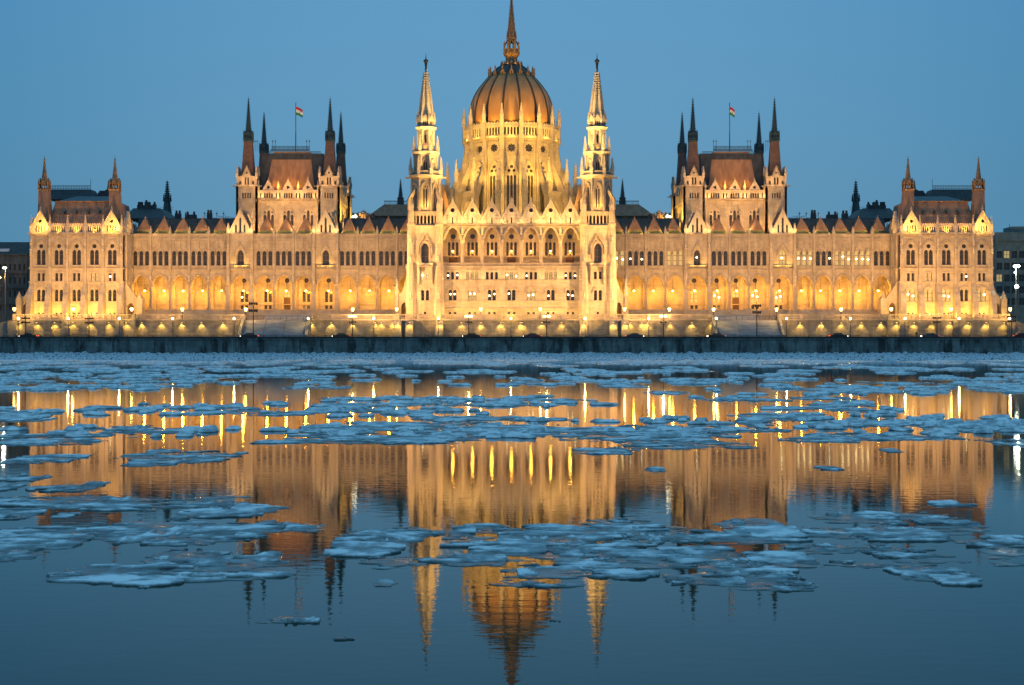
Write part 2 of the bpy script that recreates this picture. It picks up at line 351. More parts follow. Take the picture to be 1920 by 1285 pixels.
# ---------------------------------------------------------------- wings with the arcade
BAYS = [266.7, 302.9, 339.3, 375.5, 411.7, 453.0, 497.8, 534.0, 570.5, 613.0, 654.3, 691.0, 727.7, 764.0]
PROJ = (453.0, 613.0)
def build_wing():
    f = W0; X, Z, s = f.X, f.Z, f.s
    x0, x1 = X(246), X(783)
    mb = MB()
    # upper wall with the triple windows
    holes = []; zu0, zu1 = Z(506), Z(440)
    for b in BAYS:
        if b in PROJ: holes.append(arch(X(b), Z(498), 12*s, Z(478), 9*s)); continue
        for d in (-11, 0, 11): holes.append(arch(X(b+d), Z(498), 7.4*s, Z(475), 4.2*s, False))
    mb.panel([(x0, zu0), (x1, zu0), (x1, zu1), (x0, zu1)], holes, 0, .7)
    # arcade wall: arches cut from below
    zs = Z(534)
    out = [(x0, zs)]
    for b in BAYS:
        a = archtop(X(b), 29.5*s, zs, 17.5*s, True, 8); out += a
    out += [(x1, zs), (x1, zu0), (x0, zu0)]
    mb.panel(out, [], 0, .9)
    for b in BAYS:
        mb.strip(archtop(X(b), 29.5*s, zs, 17.5*s, True, 8), .28, -.16, .02)
        mb.strip(archtop(X(b), 33.6*s, zs, 20.2*s, True, 8), .16, -.28, .02)
    # plinth, steps, floor, back wall, ceiling of the arcade
    mb.box(x0, x1, -.6, 5.2, ZT-.5, Z(581)); mb.box(x0, x1, -1.1, -.6, ZT-.5, Z(586))
    bh = []
    doorbays = {497.8: 2, 534.0: 1, 570.5: 2, 453.0: 2, 613.0: 2}
    for b in BAYS:
        if b in doorbays:
            bh.append(circ(X(b)+.2, Z(525), 4.6*s, 8))
            if doorbays[b] == 2:
                for d in (-4.2, 4.2): bh.append(arch(X(b+d)+.2, Z(566), 6.2*s, Z(548), 3*s, False)); bh.append(rect(X(b+d)+.2, Z(579), 5.6*s, 7*s))
            else: bh.append(arch(X(b)+.2, Z(580), 13*s, Z(551), 7*s, False))
    mb.panel([(x0, Z(581)), (x1, Z(581)), (x1, Z(512)), (x0, Z(512))], bh, 4.6, 5.2)
    mb.box(x0, x1, .9, 5.2, Z(513.5), Z(512))
    mb.box(x0, x1, 4.45, 4.62, Z(571), Z(569.5)); mb.box(x0, x1, 4.45, 4.62, Z(536), Z(535))
    # transverse arches between bays: cross walls over the columns
    mid = [(a+b)/2 for a, b in zip(BAYS, BAYS[1:])]
    for p in [248.5] + mid + [781]:
        mb.box(X(p)-.25, X(p)+.25, .9, 4.6, Z(528), Z(513.5)); mb.box(X(p)-.35, X(p)+.35, 4.2, 4.6, Z(581), Z(528))
    # string courses, balustrade band under the windows, cornice, corbels, frieze of quatrefoils
    mb.box(x0, x1, -.28, .02, Z(507.5), Z(505.2)); mb.box(x0, x1, -.22, .02, Z(499.9), Z(498.6))
    for b in BAYS:
        if b in PROJ: continue
        for k in range(13):
            xx = X(b-13+k*26/12.); mb.box(xx-.07, xx+.07, -.16, .02, Z(505.2), Z(499.9))
    mb.box(x0, x1, -.35, .02, Z(441), Z(438.5)); mb.box(x0, x1, -.25, .02, Z(450.5), Z(449.3)); mb.dent(x0, x1, 0, Z(452), Z(450.5), .5)
    fr = []
    n = int((x1-x0)/.85)
    for i in range(n): fr.append(rose(x0+(i+.5)*(x1-x0)/n, Z(445.2), .33, 4, .35))
    mb.panel([(x0, Z(449.3)), (x1, Z(449.3)), (x1, Z(441)), (x0, Z(441))], [q[:] for q in fr], -.22, -.02)
    # hoods over the lancets
    for b in BAYS:
        if b in PROJ: continue
        for d in (-11, 0, 11):
            cx = X(b+d); mb.strip([(cx-5.2*s, Z(478)), (cx-4.9*s, Z(471)), (cx, Z(464)), (cx+4.9*s, Z(471)), (cx+5.2*s, Z(478))], .14, -.2, .02)
            mb.box(cx-.13, cx+.13, -.2, .02, Z(464), Z(455)); mb.box(cx-.24, cx+.24, -.24, .02, Z(460), Z(458.6))
            mb.strip(archtop(cx, 7.4*s, Z(475), 4.2*s, False, 5, leg=23*s), .12, -.06, .02)
    # pilasters between bays
    for p in mid:
        if any(abs(p-q) < 21 for q in PROJ): continue
        mb.box(X(p)-.28, X(p)+.28, -.5, .02, Z(507), Z(438)); mb.box(X(p)-.4, X(p)+.4, -.62, .02, Z(510), Z(507))
        mb.box(X(p)-.36, X(p)+.36, -.58, .02, Z(470), Z(468.6)); mb.box(X(p)-.2, X(p)+.2, -.4, .02, Z(530), Z(510))
    # back of the wing so that nothing is open from the side
    mb.box(x0, x1, .9, 1.0, Z(506), Z(440)); mb.box(x0, x1, 17, 18, ZT, Z(440))
    wing = mb.build('wing', M_ST, PB); wing['label'] = '%s river wing with its open arcade and triple windows' % SIDE[MIR]
    # columns
    cm = MB(); h = Z(534)-Z(581)
    cm.loft(0, 0, [(0, .58), (.35, .58), (.45, .42), (h-.95, .38), (h-.85, .48), (h-.3, .62), (h-.28, .7), (h, .7)], 8)
    cmesh = cm.mesh('column', M_ST, 1)
    for p in mid:
        if any(abs(p-q) < 24 for q in PROJ): continue
        link('column', cmesh, wing, (X(p)*MIR, .45, Z(581)))
    pm = MB(); pm.box(-.42, .42, -.5, .45, 0, h+.0)
    pm.box(-.5, .5, -.58, .5, 0, .5); pm.box(-.5, .5, -.58, .5, h-.4, h-.1); pmesh = pm.mesh('pier', M_ST, 1)
    # projecting bays
    for b in PROJ:
        g = MB(); xl, xr = X(b-22), X(b+22)
        for xx in (xl, xr):
            g.box(xx-.55, xx+.55, -1.7, .02, ZT-.3, Z(540)); g.box(xx-.45, xx+.45, -1.5, .02, Z(540), Z(507)); g.box(xx-.38, xx+.38, -1.25, .02, Z(507), Z(438))
            g.box(xx-.55, xx+.55, -1.65, .02, Z(541), Z(538.5)); g.box(xx-.5, xx+.5, -1.45, .02, Z(508), Z(506)); g.box(xx-.45, xx+.45, -1.35, .02, Z(472), Z(470))
            statue_z = Z(532)
        g.box(xl, xr, -.95, .0, Z(506), Z(504)); g.box(xl, xr, -.9, .02, Z(440), Z(438))
        for k in range(12):
            xx = xl+.8+(xr-xl-1.6)*k/11.; g.box(xx-.07, xx+.07, -.85, -.72, Z(504), Z(499))
        g.box(xl+.4, xr-.4, -.92, -.66, Z(499), Z(498))
        # frontal wall of the projection with its pointed window
        g.panel([(xl, Z(498)), (xr, Z(498)), (xr, Z(440)), (xl, Z(440))], [arch(X(b), Z(497.5), 15*s, Z(480), 11.5*s)], -.45, 0)
        g.strip([(X(b)-10*s, Z(482)), (X(b)-9*s, Z(474)), (X(b), Z(457)), (X(b)+9*s, Z(474)), (X(b)+10*s, Z(482))], .22, -.8, -.43)
        bay = g.build('projecting_bay', M_ST, PB)
        window(bay, [(X(b), Z(498), 12*s, 28*s)], .4, lit=litpick(0, .5), bars=2, chand=litpick(0, .9))
        gg = MB(); hw = 20*s
        gg.panel([(X(b)-hw, Z(438)), (X(b)+hw, Z(438)), (X(b), Z(394))], [arch(X(b)-8*s, Z(436.5), 3.6*s, Z(424), 3*s), arch(X(b), Z(436.5), 4*s, Z(412), 4*s), arch(X(b)+8*s, Z(436.5), 3.6*s, Z(424), 3*s)], -.5, .1)
        gg.strip([(X(b)-hw, Z(438)), (X(b), Z(394)), (X(b)+hw, Z(438))], .3, -.8, .1)
        crockets(gg, X(b)-hw-.2, Z(436), X(b), Z(393), -.3, 9, .17); crockets(gg, X(b)+hw+.2, Z(436), X(b), Z(393), -.3, 9, .17)
        gb = gg.build('gable', M_CARV, bay)
        window(bay, [(X(b)-8*s, Z(436.5), 3.6*s, 15*s), (X(b), Z(436.5), 4*s, 28*s), (X(b)+8*s, Z(436.5), 3.6*s, 15*s)], .05, bars=1)
        rf = MB(); rf.hip((X(b)-hw, X(b)+hw, .1, 8), (X(b)-.05, X(b)+.05, .1, 8), Z(438), Z(396)); rf.build('gable_roof', M_DARK, bay)
        pinnacle(bay, X(b), -.3, Z(396), Z(386), .6)
        for xx in (xl, xr):
            pinnacle(bay, xx, -.8, Z(438), Z(418), .95); statue(bay, xx, -1.75, Z(536), 24*s, .9); statue(bay, xx, -1.4, Z(468), 14*s, .7)
        spot(X(b)-hw+.5, -3.0, Z(439), X(b)-2, 0, Z(415), 60, 110, PALE); spot(X(b)+hw-.5, -3.0, Z(439), X(b)+2, 0, Z(415), 60, 110, PALE)
        spot(X(b)-1.5, -1.7, Z(503), X(b)-.5, 0, Z(478), 26, 120, WARM); spot(X(b)+1.5, -1.7, Z(503), X(b)+.5, 0, Z(478), 26, 120, WARM)
    # windows, pinnacles and the little bronze pyramids
    for i, b in enumerate(BAYS):
        if b in PROJ: continue
        lt = litpick(.0, .42)
        window(wing, [(X(b+d), Z(498), 7.4*s, 28*s) for d in (-11, 0, 11)], .4, lit=lt, bars=2, chand=litpick(.03, .38))
        py = MB(); c = X(b); hh = 15*s
        py.loft(c, 2.4+hh, [(Z(438.3), hh), (Z(434), hh*.93), (Z(428), hh*.78), (Z(418), hh*.46), (Z(406), .12), (Z(402), .03)], 4)
        py.hip((c-hh*.55, c+hh*.55, 2.4+hh, 11.5), (c-.05, c+.05, 2.4+hh, 11.5), Z(428), Z(407.5))
        py.build('pyramid_roof', M_BRONZE, wing)
        gr = MB(); gr.hip((c-hh*1.02, c+hh*1.02, 2.3, 2.5), (c-hh*.86, c+hh*.86, 2.5, 2.9), Z(439), Z(432)); 
        for k in range(12): xx = c-hh*.95+k*hh*1.9/11; gr.box(xx-.05, xx+.05, 2.15, 2.3, Z(439), Z(434.5))
        gr.build('roof_railing', M_GREEN, wing)
        for sg in (-1, 1): spot(c+sg*17.4*s, .9, Z(436.6), c+sg*5*s, 4.2, Z(420), 46, 110, WARM)
        spot(c, .7, Z(437), c, 4.4, Z(410), 7, 90, AMB)
    for p in [248.5] + mid:
        if any(abs(p-q) < 21 for q in PROJ): continue
        pinnacle(wing, X(p), -.1, Z(439), Z(424), .75)
    for p in mid:
        if any(abs(p-q) < 21 for q in PROJ): continue
        statue(wing, X(p), -.55, Z(528), 13*s, .8)
    # arcade windows and doors
    for b in doorbays:
        if doorbays[b] == 2:
            window(wing, [(X(b+d)+.2, Z(566), 6.2*s, 21*s) for d in (-4.2, 4.2)], 5.0, lit=litpick(.1, .5), bars=2, name='arcade_window', chand=litpick(.3, .4))
            window(wing, [(X(b+d)+.2, Z(579), 5.6*s, 7*s) for d in (-4.2, 4.2)], 5.0, bars=1, name='arcade_window')
        else:
            window(wing, [(X(b)+.2, Z(580), 13*s, 24*s)], 5.0, name='arcade_door', door=True, bars=1)
            window(wing, [(X(b)+.2, Z(556), 13*s, 12*s)], 4.95, lit=1, bars=1, name='arcade_window')
        window(wing, [(X(b)+.2, Z(530), 9*s, 9.2*s)], 5.0, bars=1, name='round_window')
    # dark main roof behind, with snow line, chimneys and rods
    rf = MB()
    for xa_, xb_ in ((x0, X(440)), (X(640), x1)): rf.box(xa_, xb_, 1.1, 6.2, Z(441), Z(438.6)); rf.hip((xa_, xb_, 6.2, 19), (xa_, xb_, 9.4, 15), Z(440), F(9).Z(410)); rf.box(xa_, xb_, 9.9, 15, F(9).Z(414), F(9).Z(409))
    rf.box(X(440), X(640), 1.2, 14, Z(442), Z(438.5))
    roof = rf.build('main_roof', M_DARK, wing)
    sn = MB()
    for xa_, xb_ in ((x0, X(440)), (X(640), x1)): sn.box(xa_, xb_, 9.5, 9.9, F(9).Z(411), F(9).Z(410)); sn.build('snow_ledge', M_SNOW, wing)
    for px, w_, t in ((336, 10, 398), (360, 20, 400), (395, 8, 397), (668, 12, 402), (700, 8, 404)):
        fr9 = F(13); c = MB(); xx = fr9.X(px); c.box(xx-w_*fr9.s/2, xx+w_*fr9.s/2, 12, 14, fr9.Z(415), fr9.Z(t+3))
        for k in (-.3, .3): c.loft(xx+k*w_*fr9.s, 13, [(fr9.Z(t+3), .3), (fr9.Z(t-3), .26)], 6)
        c.build('chimney', M_DARK, wing)
    for px in (341, 377, 413, 400, 680):
        c = MB(); xx = W0.X(px); c.loft(xx, 6, [(Z(410), .06), (Z(393), .03)], 5); c.ball(xx, 6, Z(397), .22, 5)
        for k in range(7): c.tube([(xx+k*.6, 6, Z(402)-k*.13), (xx+k*.6, 6, Z(406)-k*.1)], .04, 4)
        c.tube([(xx, 6, Z(401)), (xx+3.8, 6, Z(407))], .05, 4); c.build('lightning_rod', M_IRON, wing)
    return wing

# ---------------------------------------------------------------- end pavilions
def build_pavilion():
    f = PV; X, Z, s = f.X, f.Z, f.s; y = -8.0
    C5 = [79, 112.4, 145.6, 179, 212.4]; x0, x1 = X(58), X(234)
    mb = MB(); holes = []
    for b in C5:
        for d in (-4.4, 4.4):
            holes.append(arch(X(b+d), Z(496.5), 7.4*s, Z(473), 4.4*s, False)); holes.append(arch(X(b+d), Z(565), 6.4*s, Z(547), 4*s, False))
            holes.append(rect(X(b+d*.95), Z(527), 5*s, 14.5*s)); holes.append(rect(X(b+d*.95), Z(592), 4*s, 5.5*s))
        holes.append(circ(X(b), Z(461.8), 4.1*s))
    mb.panel([(x0, ZT-.3), (x1, ZT-.3), (x1, Z(437)), (x0, Z(437))], holes, y, y+.8)
    depth = 27.0
    for sx, a in ((x1, PI/2), (x0, -PI/2)):                      # flanks
        mb.at(sx, y+depth/2, a); hh = []
        for k in (-9, -4.5, 0, 4.5, 9):
            hh += [arch(k, Z(496.5), 1.1, Z(473), .6, False), arch(k, Z(565), 1.0, Z(547), .5, False), rect(k, Z(527), 1.0, 14.5*s)]
        mb.panel([(-depth/2, ZT-.3), (depth/2, ZT-.3), (depth/2, Z(437)), (-depth/2, Z(437))], hh, 0, .8)
        for zz, hz, pr in ((437, 1.6, .5), (503, 1.4, .3), (529, 1.2, .25)): mb.box(-depth/2, depth/2, -pr, .02, Z(zz+hz), Z(zz-hz*.6))
        for k in (-11.5, -6.7, -2.2, 2.2, 6.7, 11.5): mb.box(k-.35, k+.35, -.4, .02, ZT, Z(438))
        mb.at(0, 0, 0)
    mb.box(x0+.8, x1-.8, y+depth-.8, y+depth, ZT, Z(437))
    mb.box(x0, x1, y+1.4, y+1.5, ZT, Z(437.5))
    for zz, hz, pr in ((437.3, 1.8, .6), (503.5, 1.2, .3), (529, 1.2, .3), (566.5, 1.0, .2), (440.5, .8, .35)):
        mb.box(x0-.3, x1+.3, y-pr, y+.02, Z(zz+hz), Z(zz-hz*.6))
    mb.dent(x0, x1, y, Z(444.5), Z(441.3), .42, .3)
    for b in C5:
        mb.strip(archtop(X(b), 24*s, Z(466), 15*s, True, 8, leg=3*s), .22, y-.25, y+.02)
        mb.strip(archtop(X(b), 20*s, Z(466), 12.2*s, True, 8), .12, y-.12, y+.02)
        mb.strip(archtop(X(b), 17*s, Z(547), 9*s, False, 8, leg=3*s), .2, y-.22, y+.02)
        for k in range(9): xx = X(b-9+k*2.25); mb.box(xx-.07, xx+.07, y-.18, y+.02, Z(502), Z(498.5))
        mb.box(X(b-9.5), X(b+9.5), y-.24, y+.02, Z(498.5), Z(497.3))
        mb.box(X(b-8), X(b+8), y-.16, y+.02, Z(511.5), Z(510)); mb.box(X(b-8), X(b+8), y-.2, y+.02, Z(528.4), Z(527.3))
    EDG = [61.5, 95.7, 129, 162.3, 195.7, 230.5]
    for p in EDG:
        mb.box(X(p)-.34, X(p)+.34, y-.5, y+.02, Z(532), Z(437))
        mb.box(X(p)-.42, X(p)+.42, y-.62, y+.02, Z(480), Z(478)); mb.box(X(p)-.42, X(p)+.42, y-.62, y+.02, Z(503), Z(500))
    pav = mb.build('end_pavilion', M_ST, PB); pav['label'] = '%s end pavilion with mansard roof and two corner spires' % SIDE[MIR]
    for p in EDG:
        bt = MB(); w = .62
        bt.yz(X(p)-w, X(p)+w, [(y, Z(533)), (y-1.0, Z(545)), (y-2.0, Z(552)), (y-2.3, Z(556)), (y-2.9, Z(575)), (y-3.3, ZT), (y, ZT)])
        bt.yz(X(p)-w*.8, X(p)+w*.8, [(y+.02, Z(527)), (y-.8, Z(539)), (y-1.3, Z(547)), (y+.02, Z(547))])
        bt.box(X(p)-w-.12, X(p)+w+.12, y-3.45, y, ZT, ZT+.5)
        bt.build('buttress', M_ST, pav)
        statue(pav, X(p), y-.8, Z(476), 12*s, .75); statue(pav, X(p), y-.75, Z(459), 14*s, .55)
    for b in C5:
        window(pav, [(X(b+d), Z(496.5), 7.4*s, 28.5*s) for d in (-4.4, 4.4)], y+.45, bars=2)
        window(pav, [(X(b), Z(466), 8.2*s, 8.4*s)], y+.45, bars=0, name='round_window')
        window(pav, [(X(b+d*.95), Z(527), 5*s, 14.5*s) for d in (-4.4, 4.4)], y+.45, lit=litpick(.35, .35), bars=1, name='square_window', chand=litpick(.2, .3))
        window(pav, [(X(b+d), Z(565), 6.4*s, 22*s) for d in (-4.4, 4.4)], y+.45, lit=litpick(.15, .3), bars=2, chand=litpick(.15, .4))
        window(pav, [(X(b+d*.95), Z(592), 4*s, 5.5*s) for d in (-4.4, 4.4)], y+.45, bars=0, name='basement_window')
    for sx, a in ((x1, PI/2), (x0, -PI/2)):
        for k in (-9, -4.5, 0, 4.5, 9):
            window(pav, [(k, Z(496.5), 1.1, 4)], .45, (sx, y+depth/2, a), name='side_window'); window(pav, [(k, Z(565), 1.0, 3)], .45, (sx, y+depth/2, a), name='side_window')
            window(pav, [(k, Z(527), 1.0, 2)], .45, (sx, y+depth/2, a), name='side_window', bars=1)
    # parapet arcade
    pa = MB(); hs = []; xa, xb = X(96), X(195)
    n = 24
    for i in range(n): hs.append(arch(xa+(i+.5)*(xb-xa)/n, Z(434.5), .38, Z(426), .3))
    top = []
    for i in range(n, 0, -1):
        xx = xa+i*(xb-xa)/n; top += [(xx, Z(421)), (xx-(xb-xa)/n/2, Z(418.3))]
    pa.panel([(xa, Z(436.2)), (xb, Z(436.2))] + top + [(xa, Z(421))], hs, y-.2, y+.1)
    pa.box(xa, xb, y-.32, y-.2, Z(424.4), Z(423.4))
    pa.build('parapet', M_CARV, pav)
    def gable(T, cx, z0, z1, hw, yy):
        g = MB(); g.T = T
        hl = [arch(cx+d*s, Z(434.5), 2.4*s, Z(424.5), 2*s) for d in (-7.4, -2.5, 2.5, 7.4)] + [rose(cx, Z(415), 3.6*s, 4, .3)]
        g.panel([(cx-hw, z0), (cx+hw, z0), (cx+hw, Z(426)), (cx, z1), (cx-hw, Z(426))], hl, yy, yy+.5)
        g.strip([(cx-hw, Z(427)), (cx, z1), (cx+hw, Z(427))], .3, yy-.3, yy+.5)
        crockets(g, cx-hw-.2, Z(425), cx, z1+.2, yy, 9, .15); crockets(g, cx+hw+.2, Z(425), cx, z1+.2, yy, 9, .15)
        g.mi = 1; g.box(cx-hw+.2, cx+hw-.2, yy+.9, yy+1.0, z0, Z(410)); g.mi = 0
        g.build('gable', [M_CARV, M_DARK], pav)
    for c in (78, 211.6):
        gable((0, 0, 0), X(c), Z(436.2), Z(396), 16.6*s, y-.3)
        pinnacle(pav, X(c), y-.1, Z(397), Z(386), .55)
        spot(X(c)-1.6, y-2.6, Z(437.5), X(c)-.8, y, Z(424), 36, 110, WARM); spot(X(c)+1.6, y-2.6, Z(437.5), X(c)+.8, y, Z(424), 36, 110, WARM)
        r = MB(); r.hip((X(c)-16*s, X(c)+16*s, y+.8, y+7), (X(c)-.05, X(c)+.05, y+.8, y+7), Z(436), Z(399)); r.build('gable_roof', M_BRONZE, pav)
    for k in (-10, 10):                                    # gables over the inner flank
        gable((x1, y+depth/2, PI/2), k, Z(436.2), Z(396), 2.3, -.3)
        spot(x1+2.2, y+depth/2+k, Z(436), x1, y+depth/2+k, Z(420), 30, 110, WARM)
    for p in EDG: pinnacle(pav, X(p), y-.1, Z(437), Z(403), .85)
    for k in (0, 4, 8, 12, 16, 20, 24): pinnacle(pav, x1-.1, y+k+1, Z(437), Z(408), .8)
    # roof
    rf = MB(); xm0, xm1 = X(62), X(231)
    rf.hip((xm0, xm1, y+.6, y+26), (X(88), X(211), y+4, y+22), Z(436.5), Z(404), cap=False)
    rf.hip((X(88), X(211), y+4, y+22), (X(93), X(207), y+6, y+20), Z(404), Z(374))
    rf.build('mansard_roof', M_BRONZE, pav)
    for k in range(4):
        d = MB(); c = X(115+k*22); d.box(c-.3, c+.3, y+4.2, y+5.2, Z(399), Z(395)); d.hip((c-.4, c+.4, y+4.1, y+5.4), (c-.02, c+.02, y+4.6, y+5.6), Z(395), Z(392)); d.build('dormer', M_DARK, pav)
    ed = MB(); ed.box(X(92), X(208), y+5.7, y+5.95, Z(375), Z(373.2)); ed.build('roof_edge', M_GILT, pav)
    tp = MB(); tp.hip((X(93.5), X(206.5), y+6.2, y+19), (X(120), X(180), y+12, y+16), Z(373.8), F(4).Z(368.5)); tp.build('flat_roof', M_TIP, pav)
    f2 = F(12); bk = MB(); bk.hip((f2.X(92), f2.X(182), 9.5, 19), (f2.X(94), f2.X(172), 12, 17), f2.Z(375), f2.Z(355.5))
    bk.build('upper_roof', M_DARK, pav)
    ra = MB(); n = 26
    for i in range(n+1): xx = f2.X(94)+i*(f2.X(172)-f2.X(94))/n; ra.box(xx-.04, xx+.04, 11.95, 12.05, f2.Z(355.5), f2.Z(348))
    for zz in (354, 351, 348.5): ra.box(f2.X(94), f2.X(172), 11.95, 12.05, f2.Z(zz), f2.Z(zz)+.1)
    ra.tube([(f2.X(172), 12, f2.Z(355)), (f2.X(172), 12, f2.Z(336))], .06, 4)
    ra.build('roof_railing', M_STEEL, pav)
    f3 = F(16); ch = MB(); ch.box(f3.X(187), f3.X(206), 15, 18, f3.Z(378), f3.Z(362))
    for k in (189, 193, 197, 202): ch.loft(f3.X(k), 16.5, [(f3.Z(362), .3), (f3.Z(357.5), .25)], 6)
    ch.build('chimney', M_DARK, pav)
    fl = MB(); fl.loft(f3.X(198), 20, [(f3.Z(364), .9), (f3.Z(356), .8), (f3.Z(354.5), .9), (f3.Z(352), .35), (f3.Z(335), .04)], 8); fl.build('fleche', M_TIP, pav)
    # corner turrets
    for bx, tx in ((82, 85.5), (216.3, 217.6)):
        t = MB(); yb, yt = y+2.6, y+4.6; f5 = F(yt)
        hb = 12.4*s; ht = 8.8*f5.s
        t.hip((X(bx)-hb, X(bx)+hb, yb-hb, yb+hb), (f5.X(tx)-ht, f5.X(tx)+ht, yt-ht, yt+ht), Z(437), f5.Z(358))
        tur = t.build('corner_turret', M_BRONZE, pav)
        u = MB(); c = f5.X(tx); u.loft(c, yt, [(f5.Z(358.5), ht*1.04), (f5.Z(356.5), ht*1.14), (f5.Z(355), ht*1.14), (f5.Z(355), ht*.95)], 4)
        for a in range(4):
            u.at(c, yt, a*PI/2); hh = [arch(k*ht*.5, f5.Z(353.6), ht*.34, f5.Z(347), .3) for k in (-1.1, 0, 1.1)]
            u.panel([(-ht, f5.Z(355)), (ht, f5.Z(355)), (ht, f5.Z(345)), (ht*.5, f5.Z(344)), (0, f5.Z(334)), (-ht*.5, f5.Z(344)), (-ht, f5.Z(345))], hh, -ht, -ht+.3)
            u.at(c, yt, a*PI/2+PI/4); u.cbox(0, -ht*1.34, f5.Z(356), f5.Z(343), .3); u.loft(0, -ht*1.34, [(f5.Z(343), .16), (f5.Z(336), .02)], 4)
        u.at(0, 0, 0)
        u.loft(c, yt, [(f5.Z(348), ht*.72), (f5.Z(340), ht*.66), (f5.Z(330), ht*.42), (f5.Z(302), .16), (f5.Z(300), .28), (f5.Z(298), .1), (f5.Z(292), .03)], 8)
        for k in range(7): z_ = f5.Z(331-k*4); rr = ht*.42*(1-k/7.5); u.loft(c, yt, [(z_, rr+.14), (z_+.2, rr+.14)], 8)
        u.build('turret_spire', M_GILT, pav)
        spot(X(bx)+1, y-1.6, Z(438), f5.X(tx), yt, f5.Z(380), 420, 55, AMB)
    # stepped end walls with their doorways
    for pts, hole, pier in (([(58, 528), (46, 552), (37, 563), (37, 592), (58, 592)], (47.5, 12, 575), 35.6), ([(234, 528), (245, 545), (257, 560), (257, 592), (234, 592)], (244, 12, 575), 262)):
        e = MB(); e.panel([(X(a), Z(b) if b < 590 else ZT) for a, b in pts], [arch(X(hole[0]), ZT+.02, hole[1]*s, Z(hole[2]), 7*s)], y+1.5, y+2.9)
        e.box(X(pier)-.75, X(pier)+.75, y+.6, y+3.4, ZT, Z(562)); e.panel([(X(pier)-.85, Z(562)), (X(pier)+.85, Z(562)), (X(pier), Z(555))], [], y+.5, y+3.5)
        o = e.build('end_wall', M_ST, pav)
        pinnacle(pav, X(pier), y+1.2, Z(560), Z(546), .9)
        dd = MB(); dd.box(X(hole[0])-.9, X(hole[0])+.9, y+2.5, y+2.6, ZT, Z(567)); dd.build('side_door', M_DOOR, pav)
        spot(X(pier), y-3, ZT+.3, X(pts[0][0]), y+1.5, Z(560), 110, 100, WARM)
    # base floodlights
    for b in C5:
        for d in (-8, 8): spot(X(b)+d*s, y-3.4, ZT+.25, X(b)+d*s*.8, y, Z(560), 165, 115, WARM, .9)
    for b in C5:
        spot(X(b), y-1.2, Z(438), X(b), y+2, Z(395), 120, 95, AMB, .8)
    for b in (95, 145, 195): spot(X(b), y+.3, Z(432), X(b), y+5, Z(412), 45, 120, AMB, .9)
    return pav

# ---------------------------------------------------------------- flag towers
def spire(mb, cx, cy, z0, z1, r0, n=8, rings=9, cr=.14):
    mb.loft(cx, cy, [(z0, r0), (z0+(z1-z0)*.9, r0*.12), (z0+(z1-z0)*.905, r0*.3), (z0+(z1-z0)*.925, r0*.3), (z0+(z1-z0)*.93, .06), (z1, .025)], n)
    for i in range(rings):
        t = (i+.4)/rings*.88; r = r0*(1-t*.98)+.02; z = z0+(z1-z0)*t
        for j in range(n):
            a = PI/n+2*PI*j/n; k = r/math.cos(PI/n)
            mb.cbox(cx+(k+cr*.5)*math.cos(a), cy+(k+cr*.5)*math.sin(a), z, z+cr*1.3, cr)

